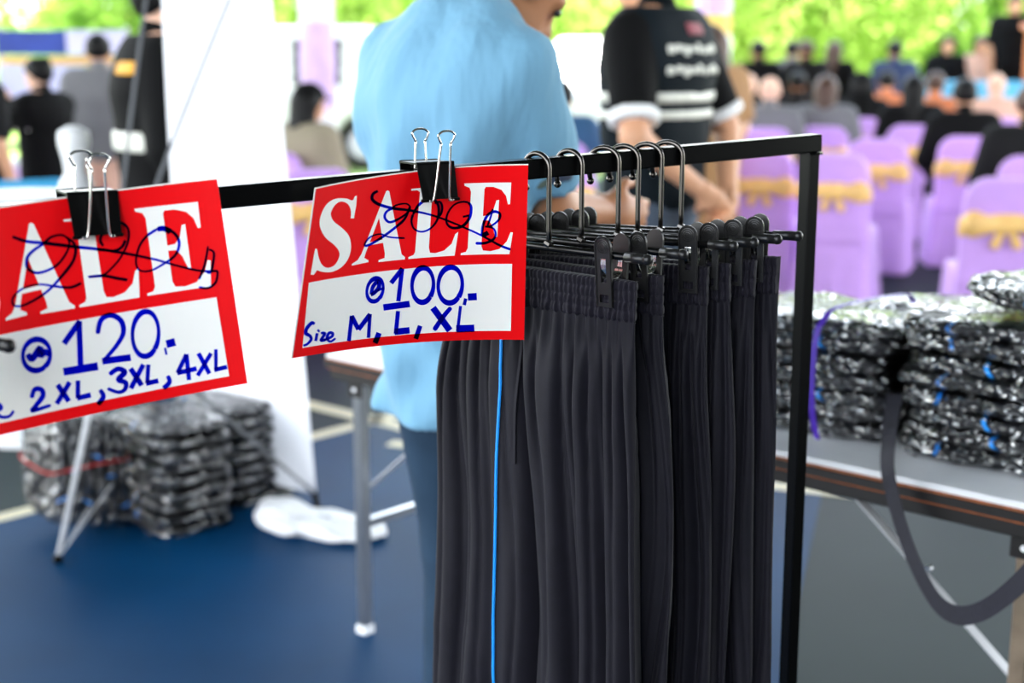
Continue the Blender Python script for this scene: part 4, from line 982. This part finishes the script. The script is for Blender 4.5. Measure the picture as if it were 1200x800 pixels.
# ------------------------------------------------------------------ audience
AUD = [  # u, distance, yaw, sit, label, outfit, hair, style, skin
 (1125, 10.2, -8, 1, 'black-haired man in a black suit seated facing the stage', [('top', 'black_cloth', 2, .40, .03, 'jacket'), ('trousers', 'black_cloth'), SH], 'hair_black', 'short', 'skin'),
 (1200, 8.3, -10, 1, 'person in dark charcoal clothes seated by the table end', [('top', 'charcoal_cloth', 2, .40, .035, 'jacket'), ('trousers', 'black_cloth'), SH], 'hair_brown', 'short', 'skin'),
 (1066, 11.7, -14, 1, 'seated person in black with dark hair, beside an orange-clad neighbour', [('top', 'black_cloth', 2, .40, .03, 'jacket'), ('trousers', 'black_cloth'), SH], 'hair_black', 'long', 'skin'),
 (1092, 13.3, -14, 1, 'seated person in an orange-brown top behind the black suit', [('top', 'orange_cloth', 2, .40, .03), ('trousers', 'tan_cloth'), SH], 'hair_brown', 'short', 'skin'),
 (1163, 13.0, -8, 1, 'seated person in a peach top beyond the black suit', [('top', 'peach_cloth', .9, .40, .03), ('trousers', 'black_cloth'), SH], 'hair_grey', 'bald', 'skin_light'),
 (1006, 13.0, -14, 1, 'seated woman in a long black veil', [('veil', 'black_cloth'), ('top', 'black_cloth', 2, .40, .03), ('trousers', 'black_cloth'), SH], 'hair_black', 'long', 'skin'),
 (964, 11.5, -14, 1, 'seated woman in a grey jacket with long brown hair', [('top', 'grey_cloth', 2, .40, .03, 'jacket'), ('trousers', 'black_cloth'), SH], 'hair_brown', 'longer', 'skin'),
 (899, 11.3, -14, 1, 'bald man in a grey jacket seated facing the stage', [('top', 'grey_cloth', 2, .40, .03, 'jacket'), ('trousers', 'black_cloth'), SH], 'hair_grey', 'bald', 'skin_light'),
 (874, 12.9, -14, 1, 'seated person in a charcoal jacket beside the bald man', [('top', 'charcoal_cloth', 2, .40, .03, 'jacket'), ('trousers', 'black_cloth'), SH], 'hair_grey', 'bald', 'skin_light'),
 (932, 14.0, -10, 1, 'seated person in dark clothes beyond the bald man', [('top', 'charcoal_cloth', 2, .40, .03), ('trousers', 'black_cloth'), SH], 'hair_black', 'short', 'skin_tan'),
 (857, 13.6, -10, 1, 'seated person in an orange top near the striped column', [('top', 'orange_cloth', .9, .40, .03), ('trousers', 'tan_cloth'), SH], 'hair_brown', 'short', 'skin_light'),
 (1036, 14.4, -10, 1, 'seated person in a pale orange top beyond the veiled woman', [('top', 'orange_cloth', .9, .40, .03), ('trousers', 'tan_cloth'), SH], 'hair_black', 'short', 'skin_light'),
 (657, 9.6, -6, 1, 'seated person in a teal blue shirt between the standing men', [('top', 'teal_cloth', .9, .40, .03), ('trousers', 'black_cloth'), SH], 'hair_black', 'short', 'skin'),
 (362, 8.6, -40, 1, 'seated woman in a black cap and grey top with long black hair', [('cap', 'black_cloth'), ('top', 'khaki_cloth', .9, .40, .03), ('trousers', 'black_cloth'), SH], 'hair_black', 'longer', 'skin'),
 (886, 15.2, 6, 0, 'standing man in a black jacket at the lawn edge', [('top', 'black_cloth', 2, .86, .03, 'jacket'), ('trousers', 'black_cloth'), SH], 'hair_black', 'short', 'skin'),
 (925, 15.8, -6, 0, 'standing man with a pale grey shirt in the group at the lawn edge', [('top', 'grey_cloth', .9, .86, .03), ('trousers', 'black_cloth'), SH], 'hair_black', 'short', 'skin_light'),
 (941, 15.0, 10, 0, 'standing man in a dark suit beside the grey-shirted man', [('top', 'black_cloth', 2, .86, .03, 'jacket'), ('trousers', 'black_cloth'), SH], 'hair_brown', 'short', 'skin'),
 (973, 16.2, -20, 0, 'standing woman in a black top and purple skirt', [('top', 'black_cloth', 2, .86, .03), ('skirt', 'magenta_cloth'), SH], 'hair_brown', 'long', 'skin'),
 (1044, 15.6, 0, 0, 'standing man in a navy shirt holding up a camera', [('top', 'navy_cloth', .9, .86, .03), ('trousers', 'grey_cloth'), SH], 'hair_black', 'short', 'skin'),
 (829, 8.3, 30, 0, 'standing woman in a tan dress with long brown hair', [('top', 'tan_cloth', .9, .7, .03), ('skirt', 'tan_cloth'), SH], 'hair_brown', 'longer', 'skin_light')]
SHORT = {'black-haired man in a black suit': 'black-suited man', 'person in dark charcoal': 'person in charcoal clothes', 'seated person in black with dark': 'long-haired person in black', 'seated person in an orange-brown': 'person in orange-brown', 'seated person in a peach top': 'person in the peach top', 'seated woman in a long black veil': 'veiled woman', 'seated woman in a grey jacket': 'woman in the grey jacket', 'bald man': 'bald man in grey', 'seated person in a charcoal': 'person in the charcoal jacket', 'seated person in dark clothes': 'person in dark clothes', 'seated person in an orange top near': 'person in orange near the column', 'seated person in a pale orange': 'person in pale orange', 'seated person in a teal': 'person in the teal shirt', 'seated woman in a black cap': 'woman in the black cap'}
for u, d, a, sit, lab, of, hr, stl, sk in AUD:
    p = px_floor(u, d)
    if sit: dup(ch0, Matrix.Translation(Vector(p)) @ Matrix.Rotation(R(a), 4, 'Z'), 'purple covered chair with gold bow, under the ' + [v for k, v in SHORT.items() if lab.startswith(k)][0])
    person(lab, (p[0], p[1], 0), R(a), of, sc=1.0 if sit else (.95 if d > 14 else .97), sit=bool(sit), hair=hr, hairstyle=stl, skin=sk, vox=.024, group='people watching the stage')
# white phone in the raised hands
hp = px_floor(58, 8.4)
M('screen_white', (225, 232, 240), .2)
ph_ = thing('phone', 'white phone held up by the woman in black', 'phone', (hp[0] - .36, hp[1] + .19, 1.265), R(62)); MB().box((0, 0, .05), (.075, .01, .15)).build('phone_case', 'white_plastic', ph_); MB().box((0, -.0055, .05), (.066, .002, .135)).build('screen', 'screen_white', ph_)
# ------------------------------------------------------------------ stage, lectern and far things
M('stage_blue', (96, 190, 232), .6, var=.08, nscale=3); M('stage_top', (90, 90, 96), .7); M('lectern_wood', (206, 116, 70), .5, var=.15, nscale=6, bump=.1, bscale=20); M('purple_drape', (222, 190, 240), .6, var=.08); M('yellow_drape', (250, 214, 110), .6, var=.08); M('white_drape', (246, 244, 248), .6, var=.03)
M('banner_navy', (34, 62, 150), .6, var=.2, nscale=5); M('banner_pale', (206, 204, 236), .6, var=.1, nscale=6); M('board_pale', (190, 192, 226), .6, var=.12, nscale=5); M('wood_pale', (222, 172, 120), .6, var=.1); M('skirt_lilac', (206, 176, 232), .6, var=.08); M('plastic_blue', (70, 170, 220), .45, var=.05)
M('car_white', (244, 244, 242), .25, var=.02, coat=.5); M('glass_dark', (26, 30, 34), .08, var=.1); M('rubber', (24, 24, 24), .8); M('lamp_glass', (235, 235, 230), .15)
sx0 = 16.3; SZ = .40
stg = thing('stage', 'low grey stage with a pleated pale skirt in front of the trees', 'stage', (7.0, sx0 + 1.6, 0), 0)
MB().box((0, 0, SZ - .04), (6.0, 3.2, .08)).build('stage_deck', 'stage_top', stg)
m = MB(); nP = 140; P = []
for z in (0.0, .2, SZ - .075):
    for i in range(nP): P.append((-3 + 6 * i / (nP - 1), -1.62 - .03 * math.sin(i * 1.35) * (1.2 - z), z))
m.grid(P, nP, 3); m.build('stage_skirt', 'banner_pale', stg, smooth=True)
for x in (-2.8, 0, 2.8):
    for y in (-1.35, 1.35): MB().box((x, y, .16), (.08, .08, .32)).build('stage_leg', 'steel', stg)
ptb = thing('panel_table', 'long panel table with a light blue skirt on the stage', 'table', (5.15, 16.75, SZ), 0)
MB().box((0, 0, .74), (1.5, .5, .03)).build('table_top', 'stage_blue', ptb)
m = MB(); P = []
for z in (.005, .37, .727):
    for k in range(120):
        a = 2 * math.pi * k / 120; ca, sa = math.cos(a), math.sin(a); q = 1 + .012 * math.sin(30 * a) * (1.2 - z); P.append((.74 * q * math.copysign(abs(ca) ** .25, ca), .24 * q * math.copysign(abs(sa) ** .25, sa), z))
m.grid(P, 120, 3, True); m.build('table_skirt', 'stage_blue', ptb, smooth=True)
lx = 6.22
lec = thing('lectern', 'orange-brown wooden lectern standing on the stage', 'lectern', (lx, 16.75, SZ), 0)
m = MB(); m.box((0, 0, .66), (.50, .36, 1.28)); m.build('body', 'lectern_wood', lec); m = MB(); m.box((0, 0, .02), (.58, .44, .04)); m.build('plinth', 'lectern_wood', lec); m = MB(); m.box((0, .0, 1.34), (.60, .44, .05), Matrix.Rotation(R(14), 3, 'X')); m.build('slanted_top', 'lectern_wood', lec)
person('speaker in black standing at the lectern on the stage', ((1172 - 600) / FPX * 17.5 + .02, 17.5, SZ), R(165), [('top', 'black_cloth', .9, .8, .03), ('trousers', 'black_cloth'), SH], sc=1.04, vox=.024)
for u_, lab_, of_, st_, sh_ in ((1097, 'person in black with long hair seated at the panel table', [('top', 'black_cloth', 2, .4, .03), ('trousers', 'black_cloth'), SH], 'long', 'panel guest in black'), (1136, 'person in a peach-pink dress seated at the panel table', [('top', 'peach_cloth', .9, .4, .03), ('trousers', 'peach_cloth'), SH], 'longer', 'panel guest in peach')):
    px_ = ((u_ - 600) / FPX * 17.85, 17.75, SZ)
    person(lab_, px_, R(178), of_, sc=.98, sit=True, vox=.024, hair='hair_brown' if st_ == 'longer' else 'hair_black', hairstyle=st_)
    dup(ch0, Matrix.Translation(Vector(px_)) @ Matrix.Rotation(R(178), 4, 'Z'), 'purple covered chair with gold bow, under the ' + sh_)
# draped columns
for u, d, lab, bands in ((834, 14.5, 'roof column wrapped in white, yellow and purple cloth near the audience', True), (374, 12.5, 'slim column wrapped in white and lilac cloth behind the white banner', False)):
    x = (u - 600) / FPX * (d * _c + .1)
    c = thing('draped_column', lab, 'column', (x, d, 0), 0)
    MB().box((0, 0, 4.5), (.2, .2, 9.0)).build('column_core', 'steel_col', c)
    rr = .165 if bands else .06 + .08
    zs = [(0, 1.05, 'white_drape'), (1.05, 1.46, 'purple_drape'), (1.46, 1.66, 'white_drape'), (1.66, 1.86, 'yellow_drape'), (1.86, 2.05, 'purple_drape'), (2.05, 3.4, 'white_drape')] if bands else [(0, 1.0, 'white_drape'), (1.0, 1.75, 'purple_drape'), (1.75, 3.4, 'white_drape')]
    for z0, z1, mt in zs:
        m = MB(); P = []
        for z in (z0, (z0 + z1) / 2, z1):
            for k in range(40):
                a = 2 * math.pi * k / 40; q = rr + .008 * math.sin(9 * a + z * 3) + (.012 if z == (z0 + z1) / 2 else 0); P.append((q * math.cos(a), q * math.sin(a), z))
        m.grid(P, 40, 3, True); m.build('cloth_wrap', mt, c, smooth=True)
# cars parked on the lawn
def car(label, x, y, rz, van):
    c = thing('parked_car', label, 'car', (x, y, -.03), R(rz))
    W = .88; H = 1.85 if van else 1.72; L = 2.2
    def bodyf(P):
        lo = rbox((0, 0, .62), (W, L, .38), .16)(P); q = P.copy(); q[:, 0] /= (1 - .14 * np.clip((P[:, 2] - .95) / (H - .95), 0, 1)); q[:, 1] = (q[:, 1] - (.0 if van else .25)) / (1 - .32 * np.clip((P[:, 2] - .95) / (H - .95), 0, 1))
        up = rbox((0, 0, (H + .7) / 2), (W, L * (.95 if van else .78), (H - .7) / 2), .12)(q)
        k = .08; hh = np.clip(.5 + .5 * (up - lo) / k, 0, 1); d = up * (1 - hh) + lo * hh - k * hh * (1 - hh)
        for sx in (-1, 1):
            for sy in (-1, 1): d = np.maximum(d, -(np.maximum(np.linalg.norm(P[:, 1:] - np.array([sy * 1.35, .33]), axis=1) - .38, .25 - sx * P[:, 0])))
        return d
    nlink('car_body', nets(bodyf, (-1.05, -2.4, .15), (1.05, 2.4, 2.0), .05), 'car_white', c)
    for sx in (-1, 1):
        for sy in (-1, 1):
            m = MB(); m.tube([(sx * .62, sy * 1.35, .34), (sx * .86, sy * 1.35, .34)], .33, 24); w_ = m.build('wheel', 'rubber', c, smooth=False)
            m = MB(); m.tube([(sx * .84, sy * 1.35, .34), (sx * .875, sy * 1.35, .34)], .2, 16); m.build('hub_cap', 'steel', w_)
    glass = lambda P: np.maximum(bodyf(P) - .008, np.maximum(1.08 - P[:, 2], P[:, 2] - (H - .14)))
    front = lambda P: np.maximum(glass(P), np.maximum(np.abs(P[:, 0]) - .62, P[:, 1] + .9))
    nlink('windscreen', nets(front, (-.8, -2.4, 1.0), (.8, -.85, 1.8), .03), 'glass_dark', c)
    for sx in (-1, 1):
        sd_ = lambda P: np.maximum(glass(P), np.maximum(.55 - sx * P[:, 0], np.abs(P[:, 1] - (-.75 if van else .2)) - (.35 if van else 1.1))); lo = (-1, -1.1, 1.0) if sx < 0 else (.45, -1.1, 1.0); hi = (-.45, 1.5, 1.8) if sx < 0 else (1, 1.5, 1.8)
        nlink('side_window', nets(sd_, lo, hi, .03), 'glass_dark', c)
        m = MB(); m.ball((sx * .62, -2.14, .78), .13, 12, (1.2, .5, .7)); m.build('headlamp', 'lamp_glass', c, smooth=True)
        m = MB(); m.ball((sx * 1.0, -.95, 1.12), .11, 10, (.9, .5, .8)); m.build('mirror', 'car_white', c, smooth=True)
    MB().box((0, -2.2, .42), (1.5, .1, .16)).build('bumper', 'car_white', c)
car('white car parked on the lawn behind the reflective vest man', 1.52, 21.5, -10, False)
car('white van parked on the lawn behind the capped woman', -3.2, 19.8, 84, True)
# display boards on the left
dbx, dby = (95 - 600) / FPX * 11.2, 11.0
db = thing('display_board', 'display board with a navy header banner and pale posters', 'display', (dbx, dby, 0), 0)
MB().box((-.245, 0, 1.565), (.53, .03, .18)).build('header_banner', 'banner_navy', db); MB().box((.245, .0, 1.565), (.44, .03, .18)).build('side_banner', 'banner_pale', db)
for x in (-.5, .47): MB().tube([(x, .03, 0), (x, .03, 1.68)], .018, 8).build('pole', 'steel', db)
MB().box((0, .01, 1.43), (.98, .04, .06)).build('top_rail', 'wood_pale', db); MB().box((0, .01, 1.02), (.98, .04, .05)).build('lower_rail', 'wood_pale', db)
for x in (-.33, 0, .33): MB().box((x, .0, 1.225), (.3, .02, .34)).build('poster', 'board_pale', db)
tb = thing('draped_table', 'small table with a lilac skirt in front of the display board', 'table', (dbx + .05, dby - 1.0, 0), 0)
m = MB(); P = []
for z in (0, .38, .74):
    for k in range(80):
        a = 2 * math.pi * k / 80; ca, sa = math.cos(a), math.sin(a); q = 1 + .02 * math.sin(20 * a) * (1 - z); P.append((.45 * q * math.copysign(abs(ca) ** .4, ca), .3 * q * math.copysign(abs(sa) ** .4, sa), z))
m.grid(P, 80, 3, True); m.build('table_skirt', 'skirt_lilac', tb, smooth=True); MB().box((0, 0, .745), (.92, .62, .02)).build('table_top', 'white_plastic', tb)
# white jar on a white round-top table; blue plastic chair
wt = at(90, 224, 5.2)
rt = thing('round_table', 'round white plastic table behind the clipped sign', 'table', (at(10, 215, 5.4).x, 5.5, 0), 0)
m = MB(); m.tube([(0, 0, .0), (0, 0, .03), (0, 0, .06), (0, 0, .6), (0, 0, .92), (0, 0, .94)], [.22, .22, .05, .04, .05, .06], 20); m.build('pedestal', 'white_plastic', rt, smooth=False)
m = MB(); m.tube([(0, 0, .93), (0, 0, .945), (0, 0, .965)], [.18, .2, .19], 32); m.build('round_top', 'white_plastic', rt, smooth=False)
prof = [(0, .06), (.02, .075), (.10, .075), (.15, .06), (.19, .038), (.24, .045), (.30, .058), (.34, .055), (.36, .02)]
jz = at(90, 222, 5.3)
pd = thing('white_pedestal_stand', 'white bottle-shaped plastic stand behind the clipped sign', 'stand', (jz.x, 5.3, 0), 0)
m = MB(); m.tube([(0, 0, z) for z, r in [(0, .1), (.05, .1), (.08, .05), (.88, .045)]], [.1, .1, .05, .045], 20); m.build('post', 'white_plastic', pd)
m = MB(); m.tube([(0, 0, .87 + z) for z, r in prof], [r for z, r in prof], 24); m.build('bottle_top', 'white_plastic', pd, smooth=True)
bc = thing('plastic_chair', 'light blue plastic chair beside the woman in black', 'chair', px_floor(27, 6.6), R(25))
m = MB(); m.box((0, 0, .44), (.42, .42, .035)); m.build('seat', 'plastic_blue', bc)
m = MB(); P = []
for yy in (0, .018):
    for j in range(8):
        for i in range(9):
            a = (i / 8 - .5) * 1.2; P.append((.22 * math.sin(a) * 1.6, -.2 - .08 * (j / 7) + .06 * (1 - math.cos(a)) * 2 - yy, .46 + .48 * j / 7))
m.grid(P[:72], 9, 8); m.grid(P[72:], 9, 8); m.build('backrest', 'plastic_blue', bc, smooth=True)
for sx in (-1, 1):
    for sy in (-1, 1): MB().slab((sx * .2, sy * .2, 0), (sx * .18, sy * .18, .43), (.035, .035), up=(0, 1, 0)).build('leg', 'plastic_blue', bc)
# ------------------------------------------------------------------ trees beyond the court
leaf_mat('leaf_a', (136, 172, 74), (204, 222, 130)); leaf_mat('leaf_b', (100, 142, 66), (176, 208, 104)); M('bark', (96, 74, 52), .9, var=.25, nscale=12, bump=.5, bscale=30, bdist=.02)
def leaves(rng, n, cent, rad, size, droop):
    # leaves clustered on hanging sprays
    ns = n // 26; ctr = rng.normal(size=(ns, 3)); ctr /= np.linalg.norm(ctr, axis=1)[:, None]; ctr *= rng.uniform(.35, 1, (ns, 1)) ** .6; ctr = ctr * rad + cent
    k = n // ns; tt = rng.uniform(0, 1, (ns, k)); p = ctr[:, None, :] + rng.normal(size=(ns, k, 3)) * .13; p[..., 2] -= tt * droop
    p = p.reshape(-1, 3); p[:, 2] = np.maximum(p[:, 2], .12); m = len(p)
    a = rng.normal(size=(m, 3)); a[:, 2] -= .8; a /= np.linalg.norm(a, axis=1)[:, None]; b = np.cross(a, rng.normal(size=(m, 3))); b /= np.linalg.norm(b, axis=1)[:, None]
    L = size * rng.uniform(.6, 1.2, (m, 1)); v = np.stack([p - a * L * .1, p + a * L * .45 + b * L * .27, p + a * L, p + a * L * .45 - b * L * .27], 1).reshape(-1, 3)
    return v, np.arange(4 * m).reshape(-1, 4)
rng = np.random.default_rng(4)
TREES = [(-9.6, 22.5, 'weeping tree behind the display board', 0), (-6.4, 24.5, 'weeping tree beyond the dark-jacketed man', 1), (-3.6, 23.2, 'weeping tree behind the white van', 0), (-.8, 25.0, 'weeping tree behind the man in blue', 1), (1.2, 23.6, 'weeping tree behind the white car', 0), (3.4, 25.2, 'weeping tree beyond the striped column', 1), (5.2, 23.8, 'weeping tree beyond the standing group', 0), (7.4, 25.0, 'weeping tree behind the stage', 1), (9.8, 23.6, 'weeping tree beyond the lectern', 0), (12.4, 25, 'weeping tree past the end of the stage', 1)]
for i, (x, y, lab, k) in enumerate(TREES):
    t = thing('weeping_tree', lab, 'tree', (x, y, -.03), 0, 'trees beyond the court')
    m = MB(); m.tube([(0, 0, 0), (.05, .02, .8), (-.04, .05, 1.9), (.08, 0, 3.2)], [.2, .15, .13, .08], 10)
    for q in range(5):
        a = q * 1.26 + i; m.tube([(0, 0, 1.9 + .2 * q), (.6 * math.cos(a), .6 * math.sin(a), 2.7 + .25 * q), (1.3 * math.cos(a), 1.3 * math.sin(a), 3.1 + .25 * q)], [.08, .055, .03], 7)
    m.build('trunk', 'bark', t, smooth=True)
    v, f = leaves(rng, 9000, np.array([0, 0, 3.0]), np.array([1.9, 1.6, 1.7]), .17, .9 + .5 * (i % 2))
    o = nlink('foliage', (v, f), 'leaf_a' if k == 0 else 'leaf_b', t); o['kind'] = 'stuff'
hd = thing('hedge', 'low green hedge running along behind the trees', 'hedge', (0, 28, -.03), 0)
v, f = leaves(rng, 26000, np.array([0, 0, 1.3]), np.array([17, .9, 1.5]), .26, .3); nlink('foliage', (v, f), 'leaf_a', hd)['kind'] = 'stuff'
for k in range(30): MB().tube([(-15 + k, 0, 0), (-15 + k + .1, .05, 1.6)], [.04, .02], 6).build('stem', 'bark', hd)
